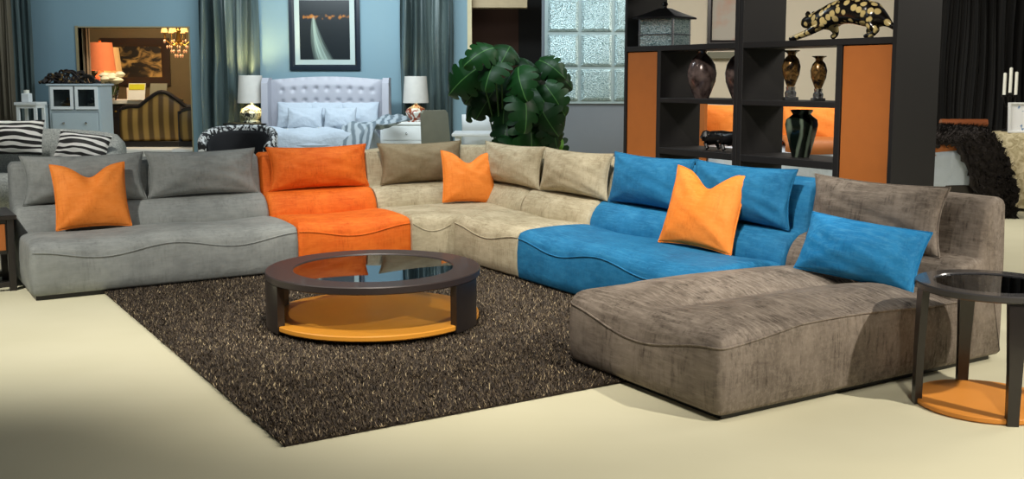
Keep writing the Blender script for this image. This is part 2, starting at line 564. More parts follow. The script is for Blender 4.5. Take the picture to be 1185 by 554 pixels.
def seat_solid(x0, x1, yb, top, seam, aL, aR, bside, y0=lambda x: 0.0, aF=.13, zb=.035, rl=.0, rr=.0):
    """upholstered seat: height field with a rolled front edge falling to the seam"""
    X = spaced(x0, x1, 36, .12)
    Vy = [(.16 * (i / 8) ** 1.6) for i in range(8)] + [.16 + .84 * i / 26 for i in range(27)]
    rows = []
    for x in X:
        row = []
        for v in Vy:
            f = y0(x)
            y = f + v * (yb - f)
            t = top(x, y)
            ef = max(0, 1 - (y - f) / aF)
            es = max(0, 1 - (x - x0) / aL) if aL else 0
            es = max(es, max(0, 1 - (x1 - x) / aR) if aR else 0)
            drop_f = (t - seam(x, y)) * (1 - math.sqrt(max(0, 1 - ef * ef)))
            bs = (t - seam(x, y)) if bside is None else bside
            drop_s = bs * (1 - math.sqrt(max(0, 1 - es * es)))
            row.append((x, y, t - max(drop_f, drop_s)))
        rows.append(row)
    def rnd(p):
        x, y, z = p
        for r, sg, xe in ((rl, 1, x0), (rr, -1, x1)):
            if r:
                dx = (r - sg * (x - xe)) / r; dy = (r - y) / r
                if dx > 0 and dy > 0:
                    k = max(dx, dy) / math.hypot(dx, dy)
                    x = xe + sg * r * (1 - dx * k); y = r * (1 - dy * k)
        return (x, y, z)
    mb = MB()
    # skirt all round
    edge = [r[0] for r in rows] + rows[-1][1:] + [r[-1] for r in rows[::-1]][1:] + rows[0][::-1][1:-1]
    cx = (x0 + x1) / 2; cy = yb / 2

    def ring(k, out):
        res = []
        for (x, y, z) in edge:
            zz = z + (zb - z) * k
            ox = -out if x <= x0 + 1e-6 else (out if x >= x1 - 1e-6 else 0)
            oy = -out if y <= y0(x) + 1e-6 else 0
            res.append((x + ox, y + oy, zz))
        return res
    rings = [edge] + [ring(k, o) for k, o in ((.06, .004), (.35, .012), (.7, .010), (.94, .002), (1, -.012))]
    rings = [[rnd(p) for p in r] for r in rings]
    rows = [[rnd(p) for p in r] for r in rows]
    mb.grid(rows)
    mb.loft(rings, caps=False)
    mb.add(rings[-1], [tuple(range(len(edge)))[::-1]])
    return mb, rows


def weld(o, d=1e-5):
    import bmesh
    bm = bmesh.new(); bm.from_mesh(o.data)
    bmesh.ops.remove_doubles(bm, verts=bm.verts, dist=d)
    bmesh.ops.recalc_face_normals(bm, faces=bm.faces)
    bm.to_mesh(o.data); bm.free()
    return o


def back_mesh(w0, w1, D, r=.03):
    P = backrest_profile(D)
    rings = []
    ends = [(0, r), (.3, r * .55), (.62, r * .22), (1, 0)]
    for k, off in ends:
        rings.append([(w0 + r * k, y, z) for y, z in offset_profile(P, off)])
    for i in range(1, 12):
        x = w0 + r + (w1 - w0 - 2 * r) * i / 12
        rings.append([(x, y, z) for y, z in P])
    for k, off in ends[::-1]:
        rings.append([(w1 - r * k, y, z) for y, z in offset_profile(P, off)])
    return MB().loft(rings)


def sofa(name, label, loc, rot, Wd, D, ns, mat, seam_lo=.285, seam_hi=.35, left_open=False, right_open=False, front_sides=True):
    root = thing(name, label, 'sofa section', loc, rot, None)
    yb = D - .40

    def c(x):
        return math.cos(2 * PI * ns * x / Wd)

    def seam(x, y):
        return (seam_lo + seam_hi) / 2 + (seam_hi - seam_lo) / 2 * c(x)

    def top(x, y):
        u = min(1, max(0, y / yb))
        return .405 + .012 * c(x) + .022 * math.sin(PI * u) * (1 - .3 * c(x)) - .03 * max(0, (u - .8) / .2) ** 2
    mb, rows = seat_solid(0.004, Wd - .004, yb, top, seam, .12 if left_open else .07, .12 if right_open else .07, None if (left_open and ns == 9) else .05, rl=.06 if left_open else .03, rr=.03)
    so = weld(mb.build('seat', mat, root, smooth=50))
    pts = [(r[0][0], r[0][1] - .003, r[0][2]) for r in rows]
    MB().tube(pts, .0055, 6).build('piping', mat, root)
    weld(back_mesh(.004, Wd - .004, D).build('backrest', mat, root, smooth=35))
    MB().box(.03, Wd - .03, .035, D - .05, .0, .04).build('plinth', M['black'], root, smooth=0)
    return root


DL = 1.12
tf = -8.13
sofa('sofa_section', 'long grey two-seat sofa section at the left end of the sectional', W(1.0, tf), TH, 2.0, DL, 2, M['grey'], left_open=True)
sofa('sofa_section', 'orange single-seat sofa section between the grey section and the tan corner', W(3.0, tf), TH, 1.02, DL, 1, M['orange'])
sofa('sofa_section', 'tan single-seat sofa section between the tan corner and the blue section', W(4.35, -7.98), TH - PI / 2, 1.05, DL, 1, M['tan'])
sofa('sofa_section', 'bright blue two-seat sofa section between tan section and taupe chaise', W(4.34, -6.93), TH - PI / 2, 2.14, DL + .01, 2, M['blue'])

# corner module
cr = thing('corner_section', 'tan corner sofa section with a curved backrest, right of the orange seat', 'sofa section', W(4.02, tf), TH)
CW = 5.47 - 4.02


def cy0(x):
    if x < .36:
        return -.02 - .10 * (x / .36) ** 1.5
    return -.13


ct = lambda x, y: .405 + .018 * math.sin(PI * min(1, max(0, y / .8)))
cs = lambda x, y: (.35 - .075 * math.sin(PI * min(1, x / .36))) if x < .36 else .37
mb, rows = seat_solid(.004, CW - .30, .76, ct, cs, .05, .05, .04, y0=cy0, aF=.10)
weld(mb.build('seat', M['tan'], cr, smooth=50))
MB().tube([(r[0][0], r[0][1] - .003, r[0][2]) for r in rows if r[0][0] < .345], .0055, 6).build('piping', M['tan'], cr)
P = backrest_profile(DL)
rings = []
Rc = .62
st_ = [('l', x) for x in (0.004, .2, .4, .6, CW - Rc)] + [('c', a * PI / 2 / 10) for a in range(1, 10)] + [('r', y) for y in (DL - Rc, .35, .2, .0, -.14)]
for i, (k, q) in enumerate(st_):
    off = .02 if i in (0, len(st_) - 1) else 0
    ring = []
    for y, z in (offset_profile(P, off) if off else P):
        d = DL - y
        if k == 'l':
            ring.append((q, DL - d, z))
        elif k == 'c':
            ring.append((CW - Rc + (Rc - d) * math.sin(q), DL - Rc + (Rc - d) * math.cos(q), z))
        else:
            ring.append((CW - d, q, z))
    rings.append(ring)
weld(MB().loft(rings).build('backrest', M['tan'], cr, smooth=35))
MB().box(.05, CW - .05, .02, DL - .05, 0, .06).build('plinth', M['black'], cr, smooth=0)

# chaise
CHW, CHD = 1.26, 2.155
ch = thing('chaise_section', 'long taupe chaise section at the right end of the sectional', 'sofa section', W(3.315, -4.79), TH - PI / 2)


def chseam(x, y):
    f = .31 + .045 * math.cos(2 * PI * x / CHW)      # front dips in the middle
    k = min(1, max(0, y / .5))
    side = .385 + .03 * math.sin(PI * min(1, y / 1.5))
    return f * (1 - k) + side * k


def chtop(x, y):
    u = min(1, max(0, y / 1.755))
    z = .428 + .02 * math.sin(PI * u) -.020 * math.cos(4 * PI * x / CHW) * min(1, y / .4)
    z -= .022 * math.exp(-((x - CHW * .5) / .045) ** 2) * min(1, max(0, y - .1) / .3)
    return z - .03 * max(0, (u - .85) / .15) ** 2


mb, rows = seat_solid(0.0, CHW, 1.755, chtop, chseam, .10, .10, None, aF=.20, rl=.10, rr=.05)
weld(mb.build('seat', M['taupe'], ch, smooth=50))
pts = [(r[0][0], r[0][1] - .003, r[0][2]) for r in rows] + [(q[0] + .003, q[1], q[2]) for q in rows[-1][1:]]
MB().tube(pts, .006, 6).build('piping', M['taupe'], ch)
weld(back_mesh(.0, CHW, CHD).build('backrest', M['taupe'], ch, smooth=35))
MB().box(.05, CHW - .05, .06, CHD - .05, .0, .04).build('plinth', M['black'], ch, smooth=0)


# ------------------------------------------------------------------ cushions
def pillow(name, label, mat, w, h, th, loc, rotz, tilt=0.0, roll=0.0, chop=0.0, pinch=.05, seed=0, group=None, cat='cushion', piping=True, sag=0.0):
    """soft cushion standing on its lower edge: x width, z height, y thickness"""
    rr = random.Random(seed)
    ph = [rr.uniform(0, 6.28) for _ in range(8)]
    N_ = 30

    def pt(u, v, side):
        px = 1 - pinch * (1 - v * v)
        pz = 1 - pinch * 1.2 * (1 - u * u)
        x = u * w / 2 * px
        z = v * h / 2 * pz
        if chop:
            g = math.exp(-(u / .42) ** 2)
            z -= chop * g * max(0, (v + .3) / 1.3) ** 1.6
            x *= 1 - .05 * max(0, v) * (1 - abs(u))
        z -= sag * (1 - u * u) * max(0, v)
        e = max(0, (1 - u * u)) * max(0, (1 - v * v))
        y = th / 2 * e ** .5
        if chop:
            y *= 1 - .45 * math.exp(-(u / .22) ** 2) * max(0, v)
        wr_ = .0
        for k in range(4):
            wr_ += math.sin((3 + 2 * k) * u + ph[k] + (2 + k) * v) * math.sin((2 + k) * v * 2 + ph[k + 4])
        # creases radiating from the corners
        y += (wr_ * .0022 + .0035 * math.sin(9 * math.atan2(1 - abs(v) + .05, 1 - abs(u) + .05) + ph[0])) * min(1, e * 6)
        return (x, side * y, z + h / 2)
    mb = MB()
    us = [math.sin(PI / 2 * (2 * i / N_ - 1)) * .6 + .4 * (2 * i / N_ - 1) for i in range(N_ + 1)]
    for s in (-1, 1):
        mb.grid([[pt(u, v, s) for v in us] for u in us])
    o = mb.build(name, mat, None, smooth=60)
    weld(o, 1e-4)
    o.location = loc
    o.rotation_euler = (-tilt, roll, rotz)
    tag(o, label, cat, group)
    if piping:
        per = [pt(u, -1, 1) for u in us] + [pt(1, v, 1) for v in us[1:]] + [pt(u, 1, 1) for u in us[::-1][1:]] + [pt(-1, v, 1) for v in us[::-1][1:-1]]
        MB().tube(per, .005, 6, loop=True).build('piping', mat, o)
    return o


# back cushions, left run (plane t), base on the lumbar ledge
def cushion_left(px0, px1, label, mat, h=.385, seed=0, th=.21, T=-8.95, z=.605, tilt=.16):
    s0, _ = onT(px0, 200, T); s1, _ = onT(px1, 200, T)
    return pillow('back_cushion', label, mat, (s1 - s0), h, th, W((s0 + s1) / 2, T, z), TH, tilt, pinch=.085, seed=seed, group='loose back cushions along the sectional')


def cushion_right(px0, px1, label, mat, h=.385, seed=0, th=.21, S=5.14, z=.605, tilt=.16, w=None):
    t0, _ = onS(px0, 210, S); t1, _ = onS(px1, 210, S)
    return pillow('back_cushion', label, mat, w or (t1 - t0), h, th, W(S, (t0 + t1) / 2, z), TH - PI / 2, tilt, pinch=.085, seed=seed, group='loose back cushions along the sectional')


cushion_left(24, 169, 'grey back cushion at the sectional\'s left end, behind an orange throw pillow', M['grey'], seed=1)
cushion_left(170, 298, 'grey back cushion beside the orange back cushion, nothing in front', M['grey'], seed=2)
cushion_left(311, 427, 'orange back cushion on the orange single-seat section', M['orange'], seed=3)
cushion_left(440, 537, 'plain olive-tan back cushion nearest the orange section, behind an orange pillow', M['olive'], seed=4)
cushion_right(556, 624, 'mottled tan back cushion right of the corner\'s orange pillow', M['tan'], seed=5, h=.38)
cushion_right(624, 703, 'mottled tan back cushion beside the blue back cushions', M['tan'], seed=6, h=.38)
cushion_right(704, 797, 'blue back cushion nearest the tan section', M['blue'], seed=7, h=.40)
cushion_right(797, 915, 'blue back cushion behind the large orange throw pillow', M['blue'], seed=8, h=.40)
cushion_right(935, 1092, 'taupe back cushion on the chaise behind the blue lumbar pillow', M['taupe'], seed=9, h=.40, S=5.13, z=.59)

# throw pillows
s_, _ = onT(107, 230, -8.72)
pillow('throw_pillow', 'bright orange throw pillow on the grey section', M['orange2'], .56, .53, .2, W(s_, -8.68, .425), TH, .36, chop=.1, pinch=.07, seed=11, group='orange throw pillows')
pillow('throw_pillow', 'bright orange throw pillow standing in the tan corner', M['orange2'], .52, .5, .2, W(4.86, -8.60, .425), TH - .25, .32, roll=.05, chop=.1, pinch=.07, seed=12, group='orange throw pillows')
t_, _ = onS(810, 250, 4.95)
pillow('throw_pillow', 'bright orange throw pillow on the blue section', M['orange2'], .60, .57, .22, W(4.88, t_ + .02, .42), TH - PI / 2 + .25, .34, roll=.05, chop=.12, pinch=.07, seed=13, group='orange throw pillows')
t_, _ = onS(978, 300, 4.75)
pillow('throw_pillow', 'bright blue lumbar pillow leaning on the taupe chaise cushion', M['blue2'], .78, .36, .22, W(4.80, t_, .44), TH - PI / 2 + .12, .42, roll=.05, pinch=.05, seed=14)

# ------------------------------------------------------------------ coffee table
tc_ = Vector((-.896, 6.763, .036))
ct_ = thing('coffee_table', 'round dark wood coffee table with glass inset and orange base disc', 'coffee table', tc_, 0)
RT = .69


def ring_mesh(ri, ro, z0, z1, seg=72, b=.006):
    prof = [(ri, z0), (ro - b, z0), (ro, z0 + b), (ro, z1 - b), (ro - b, z1), (ri + b, z1), (ri, z1 - b)]
    rings = [[(r * math.cos(2 * PI * j / seg), r * math.sin(2 * PI * j / seg), z) for r, z in prof] for j in range(seg)]
    return MB().loft(rings, loop=True)


ring_mesh(.512, RT, .295, .343).build('top_ring', M['woodtop'], ct_, smooth=30)
MB().lathe([(0.0001, .325), (.512, .325), (.512, .337), (0.0001, .337)], 72).build('glass_top', M['tableglass'], ct_, smooth=30)['label'] = 'round smoked glass inset'
MB().lathe([(0.0001, .012), (.672, .012), (.68, .02), (.68, .042), (.674, .048), (0.0001, .048)], 72).build('base_disc', M['gold'], ct_, smooth=30)['label'] = 'glossy orange base disc'
for a0, a1 in ((160, 219), (324, 347)):
    ri, ro = .64, .688
    secs = []
    for i in range(17):
        a = math.radians(a0 + (a1 - a0) * i / 16)
        secs.append([(r * math.cos(a), r * math.sin(a), z) for r, z in ((ri, .0), (ro, .0), (ro, .296), (ri, .296))])
    MB().loft(secs).build('curved_leg', M['wood'], ct_, smooth=30)

# ------------------------------------------------------------------ right end table
et = thing('end_table', 'round dark end table with smoked glass top and orange base disc beside chaise', 'end table', (2.33, 5.06, 0), math.radians(-4))
RE = .352
M['ringreflect'] = pm('reflection_tinted_lacquer', (64, 62, 62), 0.22, vs=4, coat=.5)  # grey of a bright reflection put into the ring's base colour
ring_mesh(.262, RE, .575, .61).build('top_ring', M['ringreflect'], et, smooth=30)
MB().lathe([(0.0001, .592), (.262, .592), (.262, .603), (0.0001, .603)], 64).build('glass_top', M['tableglass'], et, smooth=30)['label'] = 'round smoked glass inset'
MB().lathe([(0.0001, .004), (.33, .004), (.335, .01), (.335, .026), (.33, .03), (0.0001, .03)], 64).build('base_disc', M['gold2'], et, smooth=30)['label'] = 'flat orange base disc'
for k in range(4):
    a = k * PI / 2
    T = Matrix.Rotation(a, 4, 'Z')
    hw0, hw1 = .026, .042
    secs = [[(r, -hw, z), (r + .035, -hw, z), (r + .035, hw, z), (r, hw, z)] for r, hw, z in ((.312, hw0, .0), (.312, hw0 + .004, .25), (.304, hw1, .55), (.300, hw1, .577))]
    MB().loft(secs, T=T).build('leg', M['wood'], et, smooth=30)

# ------------------------------------------------------------------ left end table
lt = thing('side_table', 'dark square side table with orange drawer front left of the grey section', 'side table', W(.445, -8.64), TH)
MB().box(-.02, .54, -.02, .56, .54, .575, .004).build('top', M['wood'], lt, smooth=0)
for x in (.0, .47):
    for y in (.0, .49):
        MB().box(x, x + .05, y, y + .05, 0, .54, .003).build('leg', M['wood'], lt, smooth=0)
MB().box(.05, .47, .02, .52, .28, .54).build('body', M['wood'], lt, smooth=0)
dr_ = MB().box(.06, .46, .002, .02, .31, .51, .004).build('drawer', M['panel'], lt, smooth=0)
dr_['label'] = 'orange drawer front'
MB().lathe([(.0001, 0), (.011, 0), (.014, .012), (.008, .02), (.0001, .022)], 14, T=Matrix.Translation((.26, .002, .41)) @ Matrix.Rotation(PI / 2, 4, 'X')).build('knob', M['silver'], dr_)
MB().box(.05, .47, .01, .04, .03, .07).box(.05, .47, .50, .53, .03, .07).build('stretcher', M['wood'], lt, smooth=0)
q = W(.62, -8.90, .575)
o = MB().lathe([(.0001, 0), (.09, 0), (.14, .05), (.16, .13), (.14, .2), (.1, .235), (.105, .25), (.0001, .25)], 32).build('ceramic_jar', M['greychenille'], None, loc=q)
tag(o, 'rounded grey jar standing on the dark side table', 'jar')

# ------------------------------------------------------------------ shelf units
SS, SD = 5.90, .46
bz = [(.05, .11), (.48, .53), (.94, .995), (1.38, 1.42), (1.82, 1.865), (2.45, 2.5)]


def shelf_unit(label, t0, Wd, mirrored):
    root = thing('display_shelf', label, 'shelf unit', W(SS, t0), TH - PI / 2, 'dark display shelves behind the blue section')
    f = (lambda x: Wd - x) if mirrored else (lambda x: x)

    def bx_(a, b, y0, y1, z0, z1, name, m, bv=.003):
        a, b = sorted((f(a), f(b)))
        return MB().box(a, b, y0, y1, z0, z1, bv).build(name, m, root, smooth=0)
    bx_(0, .035, 0, SD, 0, 2.5, 'side_panel', M['shelfwood'])
    bx_(Wd - .045, Wd, 0, SD, 0, 2.5, 'side_panel', M['shelfwood'])
    bx_(.455, .505, 0, SD, .11, 1.82, 'divider', M['shelfwood'])
    for i, (z0, z1) in enumerate(bz):
        if i in (0, 4, 5):
            bx_(.035, Wd - .045, 0, SD, z0, z1, 'shelf_board', M['shelfwood'])
        else:
            bx_(.505, Wd - .045, 0, SD, z0, z1, 'shelf_board', M['shelfwood'])
    o = bx_(.038, .452, .012, .04, .115, 1.815, 'door_panel', M['panel'])
    o['label'] = 'tall orange door panel'
    bx_(.038, .452, SD - .03, SD - .005, .115, 1.815, 'back_panel', M['shelfwood'])
    return root


shelf_unit('dark display shelf with orange door at its left, holding the lidded mirrored box', -7.61, 1.445, False)
shelf_unit('dark display shelf with orange door at its right, holding the leopard figurine', -6.16, 1.475, True)


def shelf_at(px, dep, z):
    t, _ = onS(px, 100, SS + dep)
    return W(SS + dep, t, z)


RS = TH - PI / 2
# mirrored lidded box
g = thing('lidded_box', 'mirrored house-shaped box with dark hipped lid on top shelf', 'decorative box', shelf_at(768, .2, 1.865), RS + .35)
MB().box(-.17, .17, -.15, .15, .0, .235, .004).build('box_body', M['mirror'], g, smooth=0)
for sx in (-1, 1):
    for sy in (-1, 1):
        MB().lathe([(.0001, 0), (.012, 0), (.012, .24), (.0001, .24)], 8, T=Matrix.Translation((sx * .165, sy * .145, 0))).build('corner_post', M['silver'], g)
MB().loft([[(-a, -b, z), (a, -b, z), (a, b, z), (-a, b, z)] for a, b, z in ((.21, .19, .235), (.21, .19, .25), (.13, .11, .285), (.04, .035, .33))]).build('lid', M['black'], g, smooth=20)
MB().lathe([(.0001, .33), (.022, .33), (.014, .345), (.028, .362), (.02, .38), (.0001, .392)], 14).build('finial', M['black'], g)
MB().box(-.175, .175, -.155, .155, .095, .105).build('trim_band', M['silver'], g, smooth=0)


def vase(name, label, prof, m, loc, group=None, seg=36, foot=None):
    root = MB().lathe(prof, seg).build(name, m, None, smooth=35, loc=loc)
    tag(root, label, 'vase', group)
    return root


up = [(.0001, 0), (.06, 0), (.065, .012), (.085, .06), (.115, .14), (.122, .21), (.108, .28), (.075, .335), (.045, .36), (.033, .378), (.04, .395), (.036, .4), (.028, .378), (.0001, .36)]
vase('urn_vase', 'purple-brown glazed urn in the left shelf\'s middle compartment, whole in view', up, M['urn'], shelf_at(812, .18, 1.42))
vase('urn_vase', 'purple-brown urn beside the shelf upright, half hidden by it', up, M['urn'], shelf_at(856, .33, 1.42))
# black jewelled figure
g = thing('sculpture', 'black glossy crouching sculpture with pale jewels on lower left shelf', 'sculpture', shelf_at(834, .2, .995), RS)
mb = MB()
mb.tube([(-.14, 0, .06), (-.07, 0, .1), (.03, 0, .11), (.12, 0, .1), (.2, 0, .13)], [.03, .06, .055, .06, .035], 12)
mb.build('body', M['black'], g)
MB().lathe([(.0001, 0), (.035, .01), (.048, .05), (.03, .09), (.0001, .1)], 14, T=Matrix.Translation((-.15, -.01, .06))).build('head', M['black'], g)
for x, y in ((-.1, -.04), (-.06, .04), (.1, -.04), (.14, .04)):
    MB().tube([(x, y, .1), (x - .02, y * 1.1, .05), (x + .01, y * 1.2, .01)], [.025, .018, .016], 8).build('leg', M['black'], g)
for x, z in ((-.06, .13), (.02, .14), (.09, .13), (-.16, .1), (.05, .08)):
    MB().lathe([(.0001, 0), (.012, .004), (.008, .012), (.0001, .014)], 8, T=Matrix.Translation((x, -.055, z)) @ Matrix.Rotation(PI / 2, 4, 'X')).build('jewel', M['silver'], g)

# gold vases on glass feet
gp = [(.0001, 0), (.022, 0), (.03, .02), (.052, .08), (.058, .13), (.045, .175), (.024, .2), (.028, .215), (.052, .228), (.048, .232), (.02, .205), (.0001, .2)]


def gold_vase(label, loc, k):
    g = thing('gold_vase', label, 'vase', loc, 0, 'mottled bronze vases on glass feet')
    T = Matrix.Scale(k, 4)
    T2 = T @ Matrix.Translation((0, 0, .085))
    MB().lathe(gp, 28, T=T2).build('vase_body', M['bronze'], g)
    b = MB().box(-.042, .042, -.042, .042, 0, .022, .004, T=T)
    b.lathe([(.0001, .022), (.034, .022), (.036, .05), (.026, .065), (.03, .087), (.0001, .087)], 20, T=T)
    b.build('glass_foot', M['silver'], g, smooth=35)
    return g


gold_vase('taller mottled bronze vase on a silver foot in the right shelf', shelf_at(915, .2, 1.42), 1.2)
gold_vase('shorter mottled bronze vase on a silver foot in the right shelf', shelf_at(947, .2, 1.42), 1.05)
vase('swirled_vase', 'black-green swirled glass vase in right shelf below the bronze vases',
     [(.0001, 0), (.066, 0), (.07, .01), (.088, .08), (.115, .2), (.128, .275), (.12, .315), (.085, .345), (.07, .36), (.085, .385), (.09, .395), (.08, .397), (.06, .36), (.0001, .34)], M['swirl'], shelf_at(929, .18, .996)).scale = (.95, .95, .9)


# leopard figurine: one skinned body
def skinned(name, verts, edges, radii, m, root_i=0, sub=2):
    me = bpy.data.meshes.new(name)
    me.from_pydata(verts, edges, [])
    o = bpy.data.objects.new(name, me)
    C.objects.link(o)
    md = o.modifiers.new('skin', 'SKIN')
    md.use_smooth_shade = True
    sv = me.skin_vertices[0].data
    for i, r in enumerate(radii):
        sv[i].radius = (r, r) if not isinstance(r, tuple) else r
        sv[i].use_root = (i == root_i)
    sd = o.modifiers.new('sub', 'SUBSURF')
    sd.levels = sub; sd.render_levels = sub
    me.materials.append(m)
    return o


# x along the shelf (head at -x), y depth, z up
lv = [(.22, 0, .20), (.08, 0, .235), (-.08, 0, .22), (-.2, 0, .19), (-.28, 0, .165), (-.36, 0, .155), (-.42, 0, .135),   # 0-6 spine to muzzle
      (.32, 0, .17), (.42, 0, .10), (.50, 0, .05), (.56, 0, .03),                                                       # 7-10 rump, tail
      (-.2, -.05, .11), (-.31, -.06, .06), (-.44, -.06, .022), (-.49, -.06, .016),                                       # 11-14 reaching front leg
      (-.14, .05, .11), (-.12, .06, .05), (-.17, .06, .018),                                                            # 15-17 other front leg
      (.28, -.06, .10), (.36, -.06, .06), (.30, -.06, .018), (.24, -.06, .016),                                           # 18-21 hind leg
      (.24, .06, .1), (.18, .06, .06), (.22, .06, .018), (.16, .06, .016)]                                               # 22-25
le = [(0, 1), (1, 2), (2, 3), (3, 4), (4, 5), (5, 6), (0, 7), (7, 8), (8, 9), (9, 10), (3, 11), (11, 12), (12, 13), (13, 14), (3, 15), (15, 16), (16, 17),
      (7, 18), (18, 19), (19, 20), (20, 21), (0, 22), (22, 23), (23, 24), (24, 25)]
lr = [.105, .098, .098, .092, .06, .055, .03, .078, .022, .016, .013, .038, .026, .022, .016, .038, .024, .022, .045, .026, .02, .016, .045, .026, .02, .016]
lp = shelf_at(974, .17, 1.867)
leo = skinned('leopard_figurine', [(a * .95, b * .95, c * .88) for a, b, c in lv], le, lr, M['leopard'])
leo.location = lp
leo.rotation_euler = (0, 0, RS)
tag(leo, 'spotted gold and black crouching leopard figurine on the top shelf', 'figurine')
for s in (-1, 1):
    e = MB().lathe([(.0001, -.012), (.016, -.01), (.02, .01), (.01, .026), (.0001, .03)], 10).build('ear', M['leopard'], leo, loc=(-.315, s * .03, .185))

# ------------------------------------------------------------------ mirrored tile panel on the slate wall
a = at(632, 118, YG - .03); b = at(722, -6, YG - .03)
mp = thing('mirror_panel', 'silver crackle-glass panel of square tiles on the slate wall', 'mirror panel', (a.x, YG - .005, a.z))
ww, hh = .405, .415
MB().box(-.02, ww * 3 - .0, -.02, 0, -.02, hh * 3 + .02).build('frame', M['paleframe'], mp, smooth=0)
for i in range(3):
    for j in range(3):
        x0 = i * ww; z0 = j * hh
        MB().loft([[(x0 + e, y, z0 + e), (x0 + ww - e, y, z0 + e), (x0 + ww - e, y, z0 + hh - e), (x0 + e, y, z0 + hh - e)] for e, y in ((.02, -.02), (.02, -.032), (.05, -.045))]).build('mirror_tile', M['mirror'], mp, smooth=20)
a = at(641, 132, YG - .05)
o = MB().box(-.09, .09, -.006, .006, -.16, .16, .002).build('hanging_card', M['red'], None, smooth=0, loc=(a.x + .0, YG - .06, a.z), rot=(0, .45, 0.2))
tag(o, 'dark red card hanging tilted below the mirror tiles', 'card')

# ------------------------------------------------------------------ monstera
def leaf_mesh():
    mb = MB()
    n = 5
    L_ = .46

    def mid(k):
        return (0, k * L_, .05 * math.sin(PI * k) - .10 * k * k)

    def hw(k):
        return .235 * math.sin(PI * min(1, (k * .92 + .1))) ** .7
    for sd in (-1, 1):
        for i in range(n):
            k0, k1 = i / n, (i + 1) / n
            m0, m1 = Vector(mid(k0)), Vector(mid(k1))
            w0, w1 = hw(k0), hw(k1 * .97)
            sweep = .06

            def P_(k, f):
                m = Vector(mid(k))
                w = hw(k)
                return (sd * w * f, m.y - sweep * f * (1 - 1.6 * k), m.z - .09 * f * f + .012)
            gap = .13 / n if 0 < i else 0
            rows = []
            for f in (0, .2, .4, .6, .75, .9, 1.0):
                g = 0 if f <= .6 else gap * min(1, (f - .5) * 3)
                ta = .0 if f < .95 else .2 / n
                rows.append([P_(k0 + g + ta, f), P_((k0 + k1) / 2, f * 1.03), P_(k1 - g - ta, f)])
            mb.grid(rows)
    return mb


pot_c = at(588, 150, 11.75)
pl = thing('monstera_plant', 'large dark green split-leaf potted plant behind the tan corner', 'plant', (pot_c.x, 11.75, 0))
MB().lathe([(.0001, 0), (.17, 0), (.2, .05), (.24, .4), (.25, .44), (.22, .44), (.2, .40), (.0001, .40)], 28).build('pot', M['pot'], pl)
lm = None
leaves = [(556, 84, -1.75, .9, 1.15), (572, 62, -1.0, .5, .9), (590, 60, -.2, .5, .85), (604, 74, .5, .9, .9), (580, 74, -.6, .9, 1.0), (566, 92, -1.4, 1.2, 1.0),
          (622, 76, 1.0, .6, .85), (632, 88, 1.4, .7, .8), (612, 90, .6, 1.1, 1.0), (628, 104, 1.1, 1.2, .95), (592, 96, -.1, 1.2, 1.1), (562, 118, -1.5, 1.0, .8),
          (574, 108, -.9, 1.2, .95), (602, 112, .3, 1.2, 1.1), (620, 122, .9, 1.3, 1.05), (588, 122, -.3, 1.3, 1.1), (606, 136, .4, 1.3, 1.2), (626, 140, 1.0, 1.3, .95),
          (590, 144, -.4, 1.3, 1.0), (630, 160, .9, 1.3, .9), (610, 158, .4, 1.3, 1.0), (594, 164, -.2, 1.3, .9), (600, 84, .1, 1.0, 1.0), (616, 108, .7, 1.0, .9), (634, 124, 1.2, 1.2, .8)]
for i, (px, py, yaw, droop, k) in enumerate(leaves):
    Yl = 11.5 + R.uniform(-.25, .4)
    w = at(px + (px - 590) * .06, py - 6, Yl) - Vector(pl.location)
    if lm is None:
        lf = leaf_mesh().build('leaf', M['leaf'], pl, smooth=60)
        lm = lf.data
    else:
        lf = bpy.data.objects.new('leaf', lm)
        C.objects.link(lf); lf.parent = pl
    lf.location = w
    # leaf +y points outwards and down; face turned to the viewer
    lf.rotation_euler = Euler((-droop * .8 + .25, R.uniform(-.3, .3), -yaw + PI + R.uniform(-.2, .2)), 'XYZ')
    d = Euler((0, 0, yaw)).to_matrix()
    out = Vector((math.sin(yaw), -math.cos(yaw), 0))
    lf.rotation_euler = (Matrix.Rotation(math.atan2(out.y, out.x) - PI / 2, 3, 'Z') @ Matrix.Rotation(-droop * .75, 3, 'X') @ Matrix.Rotation(.95 * math.sin(yaw) + R.uniform(-.6, .6), 3, 'Y')).to_euler()
    lf.scale = (k * .82, k * .86, k * .86)
    st0 = Vector((R.uniform(-.06, .06), R.uniform(-.06, .06), .40))
    mid_ = st0.lerp(w, .6) + Vector((0, 0, .12))
    pts = [st0.lerp(mid_, f).lerp(mid_.lerp(w, f), f) for f in [j / 8 for j in range(9)]]
    MB().tube(pts, [.012 - .0006 * j for j in range(9)], 6).build('stem', M['leafstem'], pl)
a = at(643, 166, 11.6)
o = MB().grid([[(.09 * math.cos(u) * r, .04 * math.sin(2 * u) * r, .10 * math.sin(u) * r) for r in (0.001, .5, 1)] for u in [2 * PI * j / 20 for j in range(21)]]).build('leaf', M['lime'], pl, loc=a - Vector(pl.location))
o['label'] = 'round lime green leaf low on the right'


